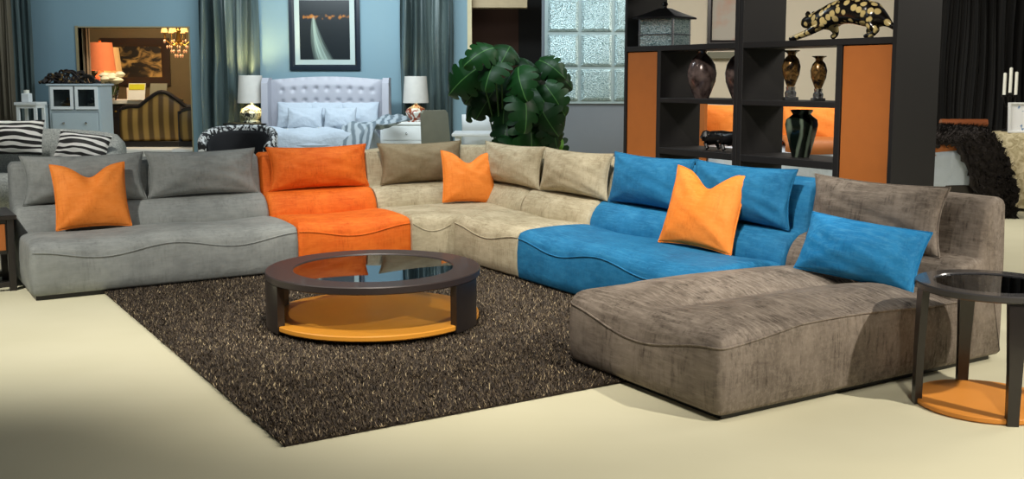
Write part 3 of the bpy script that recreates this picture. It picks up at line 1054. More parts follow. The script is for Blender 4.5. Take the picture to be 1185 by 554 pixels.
# ------------------------------------------------------------------ curtains
def curtain(label, px0, px1, Y, m, n=7, amp=.11, ztop=3.1, name='curtain', group='satin curtains on the blue wall', seed=0, zbot=.02):
    x0, x1 = at(px0, 90, Y).x, at(px1, 90, Y).x
    rr = random.Random(seed)
    w = x1 - x0
    ph = rr.uniform(0, 6)
    rows_f, rows_b = [], []
    for i in range(n * 12 + 1):
        u = i / (n * 12)
        ff, bb = [], []
        for j in range(9):
            v = j / 8
            z = zbot + (ztop - zbot) * v
            y = amp * math.sin(2 * PI * n * u + ph + .5 * math.sin(3 * v + ph)) * (.7 + .3 * math.sin(5 * u + ph)) + .02 * math.sin(2 * PI * 2.3 * n * u)
            x = w * (u + .012 * math.sin(7 * v + 9 * u))
            ff.append((x, y, z)); bb.append((x, y + .012, z))
        rows_f.append(ff); rows_b.append(bb)
    mb = MB().grid(rows_f).grid(rows_b)
    o = mb.build(name, m, None, smooth=70, loc=(x0, Y, 0))
    return tag(o, label, 'curtain', group)


curtain('taupe curtain panel at the photo\'s left edge', -14, 15, 16.4, M['curtaintaupe'], 4, .06, seed=1)
curtain('narrow teal curtain left of the pale blue chest', 15, 39, 16.6, M['curtain'], 4, .06, seed=2)
curtain('grey-teal curtain between the doorway and the tufted bed', 230, 299, 16.98, M['curtain'], 5, .15, seed=3)
curtain('grey-teal curtain right of the tufted bed behind a lamp', 463, 524, 16.98, M['curtain'], 5, .15, seed=4)
curtain('black curtain wall behind the brocade-covered table', 1080, 1210, 15.8, M['curtaindark'], 12, .07, seed=5, group='black curtains')


# ------------------------------------------------------------------ framed art over the bed
def picture(name, label, px0, px1, py0, py1, Y, fw, frame_m, art_m, mount=None, mw=0.0, cat='picture', th=.04):
    a = at(px0, py1, Y); b = at(px1, py0, Y)
    w, h = b.x - a.x, b.z - a.z
    root = thing(name, label, cat, (a.x, Y, a.z))
    mb = MB()
    prof = [(0, 0), (0, -th), (fw * .6, -th), (fw, -th * .5), (fw, 0)]
    rings = []
    for cx, cz, sx, sz in ((0, 0, 1, 1), (w, 0, -1, 1), (w, h, -1, -1), (0, h, 1, -1)):
        rings.append([(cx + sx * d, y, cz + sz * d) for d, y in prof])
    mb.loft(rings, loop=True).build('frame', frame_m, root, smooth=25)
    if mount:
        MB().box(fw * .9, w - fw * .9, -.012, -.002, fw * .9, h - fw * .9).build('mount', mount, root, smooth=0)
    d = fw * .9 + mw
    MB().box(d, w - d, -.016, -.003, d, h - d).build('artwork', art_m, root, smooth=0)
    return root


def art_streak():
    m, nt, b = newmat('abstract_streaks')
    N, L = nt.nodes, nt.links
    tc = N.new('ShaderNodeTexCoord')
    sp = N.new('ShaderNodeSeparateXYZ'); L.new(tc.outputs['Generated'], sp.inputs[0])

    def math_(op, a, b_=None):
        n = N.new('ShaderNodeMath'); n.operation = op
        for i, q in enumerate((a, b_)):
            if q is None: continue
            if isinstance(q, (int, float)): n.inputs[i].default_value = q
            else: L.new(q, n.inputs[i])
        return n.outputs[0]
    x, z = sp.outputs[0], sp.outputs[2]
    # a sheaf of pale lines flaring downwards
    dz = math_('SUBTRACT', .75, z)
    cen = math_('ADD', .28, math_('MULTIPLY', math_('POWER', math_('MAXIMUM', dz, 0), 2), .35))
    wid = math_('ADD', .03, math_('MULTIPLY', math_('MAXIMUM', dz, 0), .33))
    rel = math_('DIVIDE', math_('SUBTRACT', x, cen), wid)
    env = math_('SUBTRACT', 1, math_('ABSOLUTE', rel))
    ns = N.new('ShaderNodeTexNoise'); ns.inputs['Scale'].default_value = 1
    cb = N.new('ShaderNodeCombineXYZ'); L.new(math_('MULTIPLY', rel, 7), cb.inputs[0]); L.new(math_('MULTIPLY', z, 1.5), cb.inputs[1])
    L.new(cb.outputs[0], ns.inputs['Vector'])
    f = math_('MULTIPLY', math_('MULTIPLY', math_('MAXIMUM', env, 0), ns.outputs['Fac']), math_('GREATER_THAN', dz, 0.02))
    r = ramp2(nt, f, lin((20, 28, 32)), lin((170, 192, 180)), .12, .6)
    # golden flecks around the top of the sheaf
    n2 = N.new('ShaderNodeTexNoise'); n2.inputs['Scale'].default_value = 9; L.new(tc.outputs['Generated'], n2.inputs['Vector'])
    bd = math_('SUBTRACT', 1, math_('MULTIPLY', math_('ABSOLUTE', math_('SUBTRACT', z, .72)), 7))
    g = math_('MULTIPLY', math_('MAXIMUM', bd, 0), n2.outputs['Fac'])
    r2 = ramp2(nt, g, (0, 0, 0, 1), (1, 1, 1, 1), .38, .6)
    mx = N.new('ShaderNodeMix'); mx.data_type = 'RGBA'
    L.new(r2.outputs[0], mx.inputs[0]); L.new(r.outputs[0], mx.inputs[6]); mx.inputs[7].default_value = lin((190, 120, 40))
    L.new(mx.outputs[2], b.inputs['Base Color'])
    b.inputs['Roughness'].default_value = .3
    return m


picture('framed_picture', 'large dark abstract picture in navy frame above the tufted bed', 336, 416, -12, 81, YW - .005, .085, M['navyframe'], art_streak(), M['mat'], .09)

# ------------------------------------------------------------------ tufted bed
YH = 16.75
a = at(315, 90, YH); b = at(445, 90, YH)
bw = b.x - a.x
bd = thing('tufted_bed', 'white tufted wingback bed below the framed picture', 'bed', (a.x, YH, 0))
ztop = a.z - .03
rows = []
for i in range(91):
    u = i / 90; x = bw * u
    row = []
    for j in range(61):
        v = j / 60; z = .3 + (ztop - .3) * v + .05 * v * math.sin(PI * u)
        gx = u * 10; gz = v * 7
        k1 = min(abs(gx - round(gx)), 1) ** 2 + (gz / 1 - round(gz)) ** 2
        A = math.cos(2 * PI * gx / 2) * math.cos(2 * PI * gz / 2)
        dimple = abs(A) ** 6
        # buttons on a diamond grid
        row.append((x, -.10 - .05 * (1 - dimple) * min(1, 8 * u, 8 * (1 - u), 8 * (1 - v) + .2), z))
    rows.append(row)
back = [[(x, .0, z) for x, y, z in r] for r in rows]
mb = MB().grid(rows)
edge = lambda G: [r[0] for r in G] + G[-1][1:] + [r[-1] for r in G[::-1]][1:] + G[0][::-1][1:-1]
mb.loft([edge(rows), edge(back)], caps=False)
mb.add(edge(back), [tuple(range(len(edge(back))))])
M['head'] = pm('headboard_satin', (170, 170, 178), .5, var=.04)
mb.build('headboard', M['head'], bd, smooth=60)
for x in (-.05, bw + .05):
    s = 1 if x < 0 else -1
    MB().loft([[(x - .05, y, z), (x + .05, y, z), (x + .05, y2, z), (x - .05, y2, z)] for y, y2, z in ((-.36, .0, .1), (-.38, .0, 1.0), (-.34, .0, ztop - .05), (-.25, .0, ztop + .03))]).build('wing', M['head'], bd, smooth=30)
MB().box(.02, bw - .02, -2.15, -.12, .12, .42, .03).build('bed_base', M['head'], bd, smooth=20)
MB().box(.03, bw - .03, -2.12, -.14, .42, .72, .06).build('mattress', M['linen'], bd, smooth=40)
for x in (.08, bw - .08):
    for y in (-2.05, -.2):
        MB().lathe([(.0001, 0), (.025, 0), (.035, .12), (.0001, .12)], 12, T=Matrix.Translation((x, y, 0))).build('leg', M['wood'], bd)
# duvet: puffy sheet hanging over the sides
rows = []
for i in range(41):
    u = -1 + 2 * i / 40
    row = []
    for j in range(41):
        v = j / 40
        x = bw / 2 + u * (bw / 2 + .06)
        side = max(0, (abs(u) - .86) / .14)
        z = .80 + .05 * math.sin(PI * v) + .02 * math.sin(9 * u + 4 * v) + .018 * math.sin(13 * v - 5 * u) - .38 * side ** 1.5
        y = -.75 - 1.45 * v
        if v > .9:
            z -= .45 * ((v - .9) / .1) ** 1.3
        row.append((x, y, z))
    rows.append(row)
o = MB().grid(rows).build('duvet', M['linen'], bd, smooth=70)
md = o.modifiers.new('thick', 'SOLIDIFY'); md.thickness = .04
# bed pillows, things of their own
for i, (px, py, w, h, yy, lb) in enumerate(((342, 123, .62, .42, 16.5, 'white square bed pillow at the headboard\'s left'), (377, 122, .6, .42, 16.5, 'white square bed pillow at the headboard\'s middle'),
                                            (415, 122, .62, .42, 16.5, 'white square bed pillow at the headboard\'s right'), (352, 130, .55, .34, 16.27, 'small white bed cushion in front, left one'),
                                            (393, 130, .5, .34, 16.22, 'small white ruffled bed cushion in front, right one'))):
    c = at(px, py, yy)
    pillow('bed_pillow', lb, M['linen'], w * 1.0, h * 1.05, .2, (c.x, yy, .79), 0, .3, seed=20 + i, group='white pillows on the tufted bed', cat='pillow', piping=False)
# silver throw lying diagonally on the bed
rows = []
pa, pb = at(462, 138, 16.1), at(402, 166, 14.42)
for i in range(45):
    u = i / 44
    row = []
    for j in range(15):
        v = j / 14 - .5
        wid_ = .34 + .22 * u
        x = pa.x + (pb.x - pa.x) * u + v * wid_ * 1.0
        y = pa.y + (pb.y - pa.y) * u + v * wid_ * -.55
        z = .955 - .55 * max(0, (u - .78) / .22) ** 1.2 + .035 * math.sin(2.2 * PI * u + 1) + .03 * math.sin(9 * v + 4 * u) + .018 * math.sin(21 * v + 9 * u) - .04 * u
        row.append((x, y, z))
    rows.append(row)
o = MB().grid(rows).build('throw_blanket', M['throwgrey'], None, smooth=70)
md = o.modifiers.new('thick', 'SOLIDIFY'); md.thickness = .02
tag(o, 'silver-grey throw blanket lying across the white tufted bed', 'blanket')


# ------------------------------------------------------------------ lamps
def table_lamp(label, px, Y, zt, base_m, shade_m, k=1.0, glow=0.0, prof=None):
    root = thing('table_lamp', label, 'lamp', (at(px, 100, Y).x, Y, zt), 0, None)
    prof = prof or [(.0001, 0), (.13, 0), (.135, .02), (.1, .04), (.15, .09), (.17, .15), (.14, .21), (.06, .25), (.03, .27), (.03, .3), (.0001, .3)]
    MB().lathe([(r * k, z * k) for r, z in prof], 28).build('base', base_m, root)
    sh = [(.19, .30), (.205, .30), (.175, .72), (.165, .72)]
    rings = [[(r * k * math.cos(2 * PI * j / 36), r * k * math.sin(2 * PI * j / 36), z * k) for r, z in sh] for j in range(36)]
    MB().loft(rings, loop=True).build('lamp_shade', shade_m, root, smooth=35)
    MB().tube([(0, 0, .28 * k), (0, 0, .55 * k)], .012, 8).build('stem', M['brass'], root)
    if glow:
        l = bpy.data.lights.new('bulb', 'POINT'); l.energy = glow; l.color = (1, .78, .34); l.shadow_soft_size = .06
        lo = bpy.data.objects.new('bulb', l); C.objects.link(lo); lo.location = root.location + Vector((0, 0, .6 * k))
    return root


M['lampL'] = pattern('black_white_glaze', 'noise', (40, 40, 36), (226, 222, 190), (14, 14, 14), .46, .25, dist=2, soft=.03)
M['lampR'] = pattern('rust_silver_glaze', 'noise', (132, 62, 38), (206, 206, 198), (7, 7, 7), .5, .25, dist=2, soft=.05)
zn = at(290, 142, 16.55).z
table_lamp('table lamp with pale shade and patterned base left of the tufted bed', 290, 16.62, zn, M['lampL'], M['shade'], 1.02, 55)
zn2 = at(481, 141, 16.5).z
table_lamp('table lamp with pale shade and rust-silver base right of the tufted bed', 481, 16.55, zn2, M['lampR'], M['shade'], .98, 5)

# nightstands
def nightstand(label, px0, px1, Y, zt, m, D=.5):
    x0, x1 = at(px0, 142, Y).x, at(px1, 142, Y).x
    w = x1 - x0
    root = thing('nightstand', label, 'nightstand', (x0, Y - D / 2, 0))
    MB().box(-.02, w + .02, -.02, D + .02, zt - .035, zt, .006).build('top', m, root, smooth=0)
    MB().box(0, w, 0, D, zt - .5, zt - .035).build('body', m, root, smooth=0)
    for k in (0, 1):
        d = MB().box(.03, w - .03, -.015, 0, zt - .27 - .22 * k, zt - .06 - .22 * k, .005).build('drawer', m, root, smooth=0)
        MB().lathe([(.0001, 0), (.014, .004), (.012, .02), (.0001, .024)], 12, T=Matrix.Translation((w / 2, -.015, zt - .165 - .22 * k)) @ Matrix.Rotation(PI / 2, 4, 'X')).build('knob', M['silver'], d)
    for x in (.0, w - .05):
        for y in (.0, D - .05):
            MB().box(x, x + .05, y, y + .05, 0, zt - .5).build('leg', m, root, smooth=0)
    return root


nightstand('black nightstand with silver edge under the lamp left of the bed', 264, 310, 16.55, zn, M['black'], .44)
nightstand('white nightstand under the lamp right of the tufted bed', 442, 502, 16.5, zn2, M['white'], .44)

# ------------------------------------------------------------------ damask barrel chair
c0 = at(275, 150, 13.6)
dc = thing('barrel_chair', 'barrel chair with black and white damask shell and black interior', 'chair', (c0.x, 13.6, 0))
zt = at(275, 146, 13.6).z


def arc_shell(r0, r1, zb, ztf, a0, a1, n=40):
    rings = []
    for i in range(n + 1):
        a = a0 + (a1 - a0) * i / n
        zt_ = ztf(i / n)
        ring = []
        for r, z in ((r0, zb), (r1, zb), (r1, zt_ - .04), (r1 - .02, zt_ - .01), ((r0 + r1) / 2, zt_), (r0 + .02, zt_ - .01), (r0, zt_ - .04)):
            ring.append((r * math.cos(a), r * math.sin(a), z))
        rings.append(ring)
    return MB().loft(rings)


tz = lambda f: zt - .22 * (abs(2 * f - 1)) ** 3
arc_shell(.40, .50, .14, tz, -.45, PI + .45).build('shell', M['damask'], dc, smooth=40)
arc_shell(.35, .398, .3, lambda f: tz(f) - .07, -.4, PI + .4).build('inner_back', M['velvetblack'], dc, smooth=40)
MB().lathe([(.0001, .14), (.34, .14), (.345, .42), (.32, .45), (.0001, .46)], 32).build('seat', M['velvetblack'], dc)
for k in range(4):
    a_ = PI / 4 + k * PI / 2
    MB().lathe([(.0001, 0), (.02, 0), (.03, .14), (.0001, .14)], 10, T=Matrix.Translation((.33 * math.cos(a_), .33 * math.sin(a_), 0))).build('leg', M['black'], dc)

# ------------------------------------------------------------------ chairs and white table right of the bed
c0 = at(512, 150, 14.2)
g = thing('dining_chair', 'grey upholstered dining chair standing by the white table', 'chair', (c0.x, 14.2, 0), .5)
zt = at(512, 128, 14.2).z
MB().loft([[(-w, y, z), (w, y, z), (w, y + .07, z), (-w, y + .07, z)] for w, y, z in ((.2, .16, .42), (.2, .19, .8), (.19, .23, zt - .04), (.16, .24, zt))]).build('backrest', M['greychair'], g, smooth=30)
MB().box(-.22, .22, -.24, .22, .40, .48, .03).build('seat', M['greychair'], g, smooth=30)
for x in (-.19, .19):
    for y in (-.2, .19):
        MB().box(x - .02, x + .02, y - .02, y + .02, 0, .4).build('leg', M['wood'], g, smooth=0)
x0, x1 = at(524, 152, 13.7).x, at(600, 152, 13.7).x
zt = at(550, 153, 13.7).z
g = thing('dining_table', 'white table behind the plant and tan corner', 'table', (x0, 13.4, 0))
MB().box(0, x1 - x0, 0, .7, zt - .04, zt, .008).build('top', M['white'], g, smooth=0)
for x in (.04, x1 - x0 - .1):
    for y in (.04, .6):
        MB().box(x, x + .06, y, y + .06, 0, zt - .04).build('leg', M['white'], g, smooth=0)
c0 = at(560, 140, 14.6)
g = thing('dining_chair', 'white dining chair behind the white table', 'chair', (c0.x, 14.6, 0), PI - .3)
zt = at(560, 132, 14.6).z
rows = [[(x, .2 + .05 * (z - .45) - .08 * (1 - (x / .24) ** 2) * -1, z) for z in (.46, .7, .9, zt)] for x in [-.24 + .048 * i for i in range(11)]]
o = MB().grid(rows).build('backrest', M['white'], g)
md = o.modifiers.new('thick', 'SOLIDIFY'); md.thickness = .05
MB().box(-.24, .24, -.24, .24, .42, .48, .02).build('seat', M['white'], g, smooth=30)
for x in (-.19, .19):
    for y in (-.19, .19):
        MB().box(x - .02, x + .02, y - .02, y + .02, 0, .42).build('leg', M['white'], g, smooth=0)

# ------------------------------------------------------------------ grey settee behind the left end
Y0 = 12.2
xa, xb = at(-70, 150, Y0).x, at(138, 150, Y0).x
zt = at(90, 149, Y0).z
g = thing('settee', 'grey boucle settee with rounded arm behind the grey sofa section', 'settee', (xa, Y0, 0))
wS = xb - xa
rings = []
N_ = 24
for i in range(N_ + 1):
    u = i / N_; x = wS * u
    e = math.sin(PI * u) ** .25
    h = zt - .16 * (1 - e)
    rings.append([(x, .0, .18), (x, -.02, h - .25), (x, .02, h - .06), (x, .08, h), (x, .16, h - .01), (x, .2, h - .07), (x, .22, .18)])
MB().loft(rings).build('backrest', M['greychenille'], g, smooth=50)
MB().box(.08, wS - .12, -.72, -.02, .18, .52, .07).build('seat', M['greychenille'], g, smooth=50)
for s in (0, 1):
    x = -.02 if s == 0 else wS - .16
    rings = []
    for k in range(9):
        y = -.74 + .8 * k / 8
        zz = .64 + (zt - .1 - .64) * (k / 8) ** 2.0
        rings.append([(x + .09 + .1 * math.cos(q), y, .45 + (zz - .45) * (.5 + .5 * math.sin(q)) if math.sin(q) > -.2 else .2) for q in [2 * PI * j / 16 for j in range(16)]])
    MB().loft(rings).build('arm', M['greychenille'], g, smooth=50)
for x in (.08, wS - .14):
    for y in (-.64, .1):
        MB().lathe([(.0001, 0), (.018, 0), (.03, .19), (.0001, .19)], 10, T=Matrix.Translation((x, y, 0))).build('leg', M['black'], g)
c = at(20, 181, 11.85)
pillow('zebra_pillow', 'zebra-striped pillow at the photo\'s left edge on the grey settee', M['zebra'], .62, .40, .18, (c.x - .04, 11.86, c.z + .02), 0, .3, seed=31, group='zebra pillows on the settee')
c = at(88, 185, 11.8)
pillow('zebra_pillow', 'zebra-striped pillow below the pale blue chest on the grey settee', M['zebra'], .58, .36, .18, (c.x, 11.86, c.z - .03), 0, .5, roll=.12, seed=32, group='zebra pillows on the settee')

# ------------------------------------------------------------------ pale blue chest
YK = 16.35
xa, xb = at(57, 120, YK).x, at(116, 120, YK).x
zt = at(80, 97, YK).z
wK = xb - xa
g = thing('display_chest', 'pale blue chest with two glazed doors and knobbed drawers left of the doorway', 'chest', (xa, YK, 0))
cp = M['chestpaint']
MB().box(-.03, wK + .03, -.03, .52, zt - .03, zt, .006).build('top', cp, g, smooth=0)
b_ = MB().box(0, .03, 0, .5, .08, zt - .03).box(wK - .03, wK, 0, .5, .08, zt - .03).box(.03, wK - .03, .47, .5, .08, zt - .03)
zm = zt - .40
b_.box(.03, wK - .03, 0, .47, .08, .11).box(.03, wK - .03, .0, .47, zm - .03, zm).box(wK / 2 - .015, wK / 2 + .015, .02, .47, zm, zt - .03)
b_.build('carcass', cp, g, smooth=0)
for k in (0, 1):
    x0 = .03 + k * (wK / 2 - .015); x1 = x0 + wK / 2 - .045
    d = MB()
    z0, z1 = zm + .01, zt - .04
    f_ = .045
    d.box(x0, x1, -.02, 0, z0, z0 + f_).box(x0, x1, -.02, 0, z1 - f_, z1).box(x0, x0 + f_, -.02, 0, z0 + f_, z1 - f_).box(x1 - f_, x1, -.02, 0, z0 + f_, z1 - f_)
    dd = d.build('door', M['white'], g, smooth=0)
    MB().box(x0 + f_, x1 - f_, -.012, -.008, z0 + f_, z1 - f_).build('pane', M['clearglass'], dd, smooth=0)
for k in range(3):
    z1 = zm - .04 - k * .36
    d = MB().box(.035, wK - .035, -.018, 0, z1 - .33, z1, .006).build('drawer', M['white'] if k < 0 else cp, g, smooth=0)
    for fx in (.28, .72):
        MB().lathe([(.0001, 0), (.014, .004), (.02, .02), (.0001, .03)], 12, T=Matrix.Translation((wK * fx, -.018, z1 - .16)) @ Matrix.Rotation(PI / 2, 4, 'X')).build('knob', M['silver'], d)
for x in (.0, wK - .06):
    for y in (0, .44):
        MB().box(x, x + .06, y, y + .06, 0, .08).build('foot', cp, g, smooth=0)
for k, (fx, m_) in enumerate(((.25, M['brass']), (.74, M['silver']))):
    o = MB().lathe([(.0001, 0), (.05, 0), (.1, .05), (.11, .1), (.06, .13), (.015, .15), (.02, .18), (.0001, .19)], 20).build('lidded_dish', m_, None, loc=(xa + wK * fx, YK + .22, zm + .001))
    tag(o, ('brass lidded dish behind the chest\'s left glass door', 'silver lidded dish behind the chest\'s right glass door')[k], 'dish')
# lower side cabinet of the chest
xa2 = at(47, 120, YK).x
zt2 = at(52, 121, YK).z
g2 = thing('small_cabinet', 'low pale blue cabinet left of the glazed chest', 'cabinet', (xa2, YK + .02, 0))
w2 = xa - .035 - xa2
MB().box(0, w2, 0, .45, .05, zt2 - .03).build('body', cp, g2, smooth=0)
MB().box(-.01, w2 , -.015, .46, zt2 - .03, zt2).build('top', cp, g2, smooth=0)
for k in range(2):
    d = MB().box(.015, w2 - .015, -.015, 0, zt2 - .45 - .42 * k, zt2 - .05 - .42 * k, .004).build('drawer', cp, g2, smooth=0)
    MB().lathe([(.0001, 0), (.012, .004), (.016, .018), (.0001, .024)], 12, T=Matrix.Translation((w2 / 2, -.015, zt2 - .25 - .42 * k)) @ Matrix.Rotation(PI / 2, 4, 'X')).build('knob', M['silver'], d)
MB().box(.02, w2 - .02, .02, .43, 0, .05).build('base', cp, g2, smooth=0)
# white ledge table with a candle box
xa2, xb2 = at(23, 120, 16.0).x, at(46, 120, 16.0).x
zt2 = at(35, 118, 16.0).z
g = thing('console_table', 'narrow white console table in front of the teal curtain', 'table', (xa2, 15.85, 0))
w2 = xb2 - xa2
MB().box(-.02, w2 + .02, 0, .35, zt2 - .04, zt2).build('top', M['white'], g, smooth=0)
MB().box(0, w2, .02, .33, zt2 - .09, zt2 - .04).build('apron', M['white'], g, smooth=0)
for x in (.0, w2 - .04):
    for y in (.02, .29):
        MB().box(x, x + .04, y, y + .04, 0, zt2 - .09).build('leg', M['white'], g, smooth=0)
g = thing('candle_holder', 'small white box-shaped candle holder on the white console table', 'candle holder', (at(32, 118, 16.0).x, 15.98, zt2))
MB().box(-.06, .06, -.06, .06, 0, .13, .01).build('holder', M['white'], g, smooth=0)
MB().lathe([(.0001, .13), (.04, .13), (.04, .18), (.0001, .18)], 16).build('candle', M['candle'], g)
# tangled dark sculpture on the chest
g = thing('driftwood_sculpture', 'dark tangled gilt-flecked sculpture on top of the pale blue chest', 'sculpture', (at(74, 97, YK).x, YK + .2, zt), 0)
mb = MB()
for k in range(26):
    x = R.uniform(-.34, .28); hh_ = .24 * (1 - (x / .42) ** 2) + .01
    pts = [(x - R.uniform(.05, .2), R.uniform(-.1, .1), .015), (x - .03, R.uniform(-.08, .08), hh_ * R.uniform(.6, 1)), (x + .08, R.uniform(-.08, .08), hh_ * R.uniform(.5, .9)), (x + R.uniform(.12, .24), R.uniform(-.1, .1), .015)]
    sm = []
    for j in range(11):
        t = j / 10 * 3; i0 = min(2, int(t)); sm.append(Vector(pts[i0]).lerp(Vector(pts[i0 + 1]), t - i0))
    mb.tube(sm, [.022 - .001 * j for j in range(11)], 6)
o = mb.build('branches', pattern('gilt_dark_wood', 'noise', (36, 28, 24), (150, 116, 60), (20, 20, 20), .62, .5, soft=.05), g)
MB().box(-.38, .34, -.1, .1, 0, .015).build('base', M['black'], g, smooth=0)

# ------------------------------------------------------------------ room beyond the doorway
picture('landscape_painting', 'dark framed landscape painting beyond the doorway', 119, 196, 44, 99, YR - .005, .17, pm('dark_gilt_frame', (46, 32, 22), .4),
        pattern('landscape_paint', 'noise', (30, 24, 16), (190, 150, 84), (3.5, 3.5, 6), .56, .5, dist=1.0, soft=.12), None, 0, 'painting')
YT = 20.6
xa, xb = at(110, 120, YT).x, at(172, 120, YT).x
zt = at(140, 115, YT).z
g = thing('console_table', 'marble-topped dark console below the landscape painting', 'table', (xa, YT - .3, 0))
w2 = xb - xa
MB().box(-.04, w2 + .04, -.04, .64, zt - .08, zt, .01).build('top', M['white'], g, smooth=0)
MB().box(0, w2, 0, .6, .12, zt - .08).build('body', M['wood'], g, smooth=0)
for k in range(3):
    d = MB().box(.04 + k * w2 / 3, (k + 1) * w2 / 3 - .04, -.02, 0, zt - .32, zt - .12, .006).build('drawer', M['wood'], g, smooth=0)
    MB().lathe([(.0001, 0), (.02, .004), (.02, .02), (.0001, .03)], 10, T=Matrix.Translation(((k + .5) * w2 / 3, -.02, zt - .22)) @ Matrix.Rotation(PI / 2, 4, 'X')).build('knob', M['brass'], d)
for x in (0, w2 - .08):
    for y in (0, .52):
        MB().box(x, x + .08, y, y + .08, 0, .12).build('foot', M['wood'], g, smooth=0)
lp_ = [(.0001, 0), (.12, 0), (.13, .03), (.07, .06), (.13, .16), (.17, .28), (.12, .4), (.05, .46), (.04, .5), (.0001, .5)]


def tall_lamp(label, px, Y, zt, sm, k):
    root = thing('table_lamp', label, 'lamp', (at(px, 80, Y).x, Y, zt))
    MB().lathe([(r * k, z * k) for r, z in lp_], 24).build('base', M['silver'], root)
    sh = [(.23, .5), (.245, .5), (.2, .98), (.19, .98)]
    MB().loft([[(r * k * math.cos(2 * PI * j / 32), r * k * math.sin(2 * PI * j / 32), z * k) for r, z in sh] for j in range(32)], loop=True).build('lamp_shade', sm, root, smooth=35)
    MB().lathe([(.0001, .98 * k), (.02 * k, .98 * k), (.024 * k, 1.01 * k), (.0001, 1.04 * k)], 10).build('finial', M['brass'], root)
    MB().tube([(0, 0, .48 * k), (0, 0, .98 * k)], .014, 8).build('stem', M['brass'], root)
    l = bpy.data.lights.new('bulb', 'POINT'); l.energy = 14; l.color = (1, .6, .32); l.shadow_soft_size = .06
    lo = bpy.data.objects.new('bulb', l); C.objects.link(lo); lo.location = root.location + Vector((0, 0, .75 * k))


tall_lamp('table lamp with lit orange shade beyond the doorway', 117, 20.3, zt, M['warmshade'], 1.1)
tall_lamp('table lamp with gold shade partly behind the orange-shaded lamp', 125.5, 20.75, zt, M['goldshade'], 1.02)
# flowers
g = thing('flower_vase', 'glass bowl of cream flowers on the console beyond the doorway', 'flower arrangement', (at(130, 115, 20.1).x, 20.05, zt)); g.scale = (1.3, 1.3, 1.2)
MB().lathe([(.0001, 0), (.07, 0), (.1, .08), (.12, .18), (.1, .24), (.0001, .24)], 20).build('bowl', M['clearglass'], g)
for k in range(16):
    a_, r_, h_ = R.uniform(0, 6.28), R.uniform(0, .16), R.uniform(.27, .42)
    cx_, cy_ = r_ * math.cos(a_), r_ * math.sin(a_)
    rr_ = R.uniform(.055, .08)
    o = MB().lathe([(.0001, -rr_ * .7)] + [(rr_ * math.sin(q) * (1 + .12 * math.sin(5 * q)), -rr_ * .7 * math.cos(q)) for q in [PI * j / 8 for j in range(1, 8)]] + [(.0001, rr_ * .7)], 14).build('blossom', M['flower'], g, loc=(cx_, cy_, h_))
    MB().tube([(cx_ * .3, cy_ * .3, .08), (cx_ * .7, cy_ * .7, .2), (cx_, cy_, h_)], .006, 6).build('stem', M['leafstem'], g)
# candle and cards
o = MB().lathe([(.0001, 0), (.05, 0), (.05, .22), (.045, .225), (.0001, .22)], 18).build('pillar_candle', M['candle'], None, loc=(at(147.5, 102, 20.5).x, 20.6, zt))
tag(o, 'ivory pillar candle on the console before the painting', 'candle')
for k, (px, m_, lb) in enumerate(((158, M['white'], 'white and yellow display card on the console'), (183, M['greychair'], 'grey display card right of the yellow and white card'))):
    g = thing('display_card', lb, 'card', (at(px, 115, 20.2).x, 20.18, zt), 0, None)
    MB().loft([[(-.16, y, z), (.16, y, z), (.16, y + .012, z), (-.16, y + .012, z)] for y, z in ((0, 0), (.09, .31))]).build('card', m_, g, smooth=0)
    MB().loft([[(-.1, y, z), (.1, y, z), (.1, y + .01, z), (-.1, y + .01, z)] for y, z in ((.16, .0), (.08, .24))]).build('easel_back', m_, g, smooth=0)
    if k == 0:
        MB().loft([[(-.15, y - .006, z), (.15, y - .006, z), (.15, y, z), (-.15, y, z)] for y, z in ((.053, .19), (.085, .30))]).build('yellow_band', M['yellow'], g, smooth=0)
xa, xb = at(172, 115, 20.35).x, at(205, 115, 20.35).x
g = thing('side_cabinet', 'dark side cabinet below the grey display card beyond doorway', 'cabinet', (xa + .03, 20.05, 0))
MB().box(0, xb - xa, 0, .5, .1, zt - .03).build('body', M['wood'], g, smooth=0)
MB().box(-.0, xb - xa + .02, -.02, .52, zt - .03, zt - .001).build('top', M['wood'], g, smooth=0)
MB().box(.03, xb - xa - .03, -.015, 0, .15, zt - .08, .004).build('door', M['wood'], g, smooth=0)
MB().box(.03, xb - xa - .03, .03, .47, 0, .1).build('base', M['wood'], g, smooth=0)


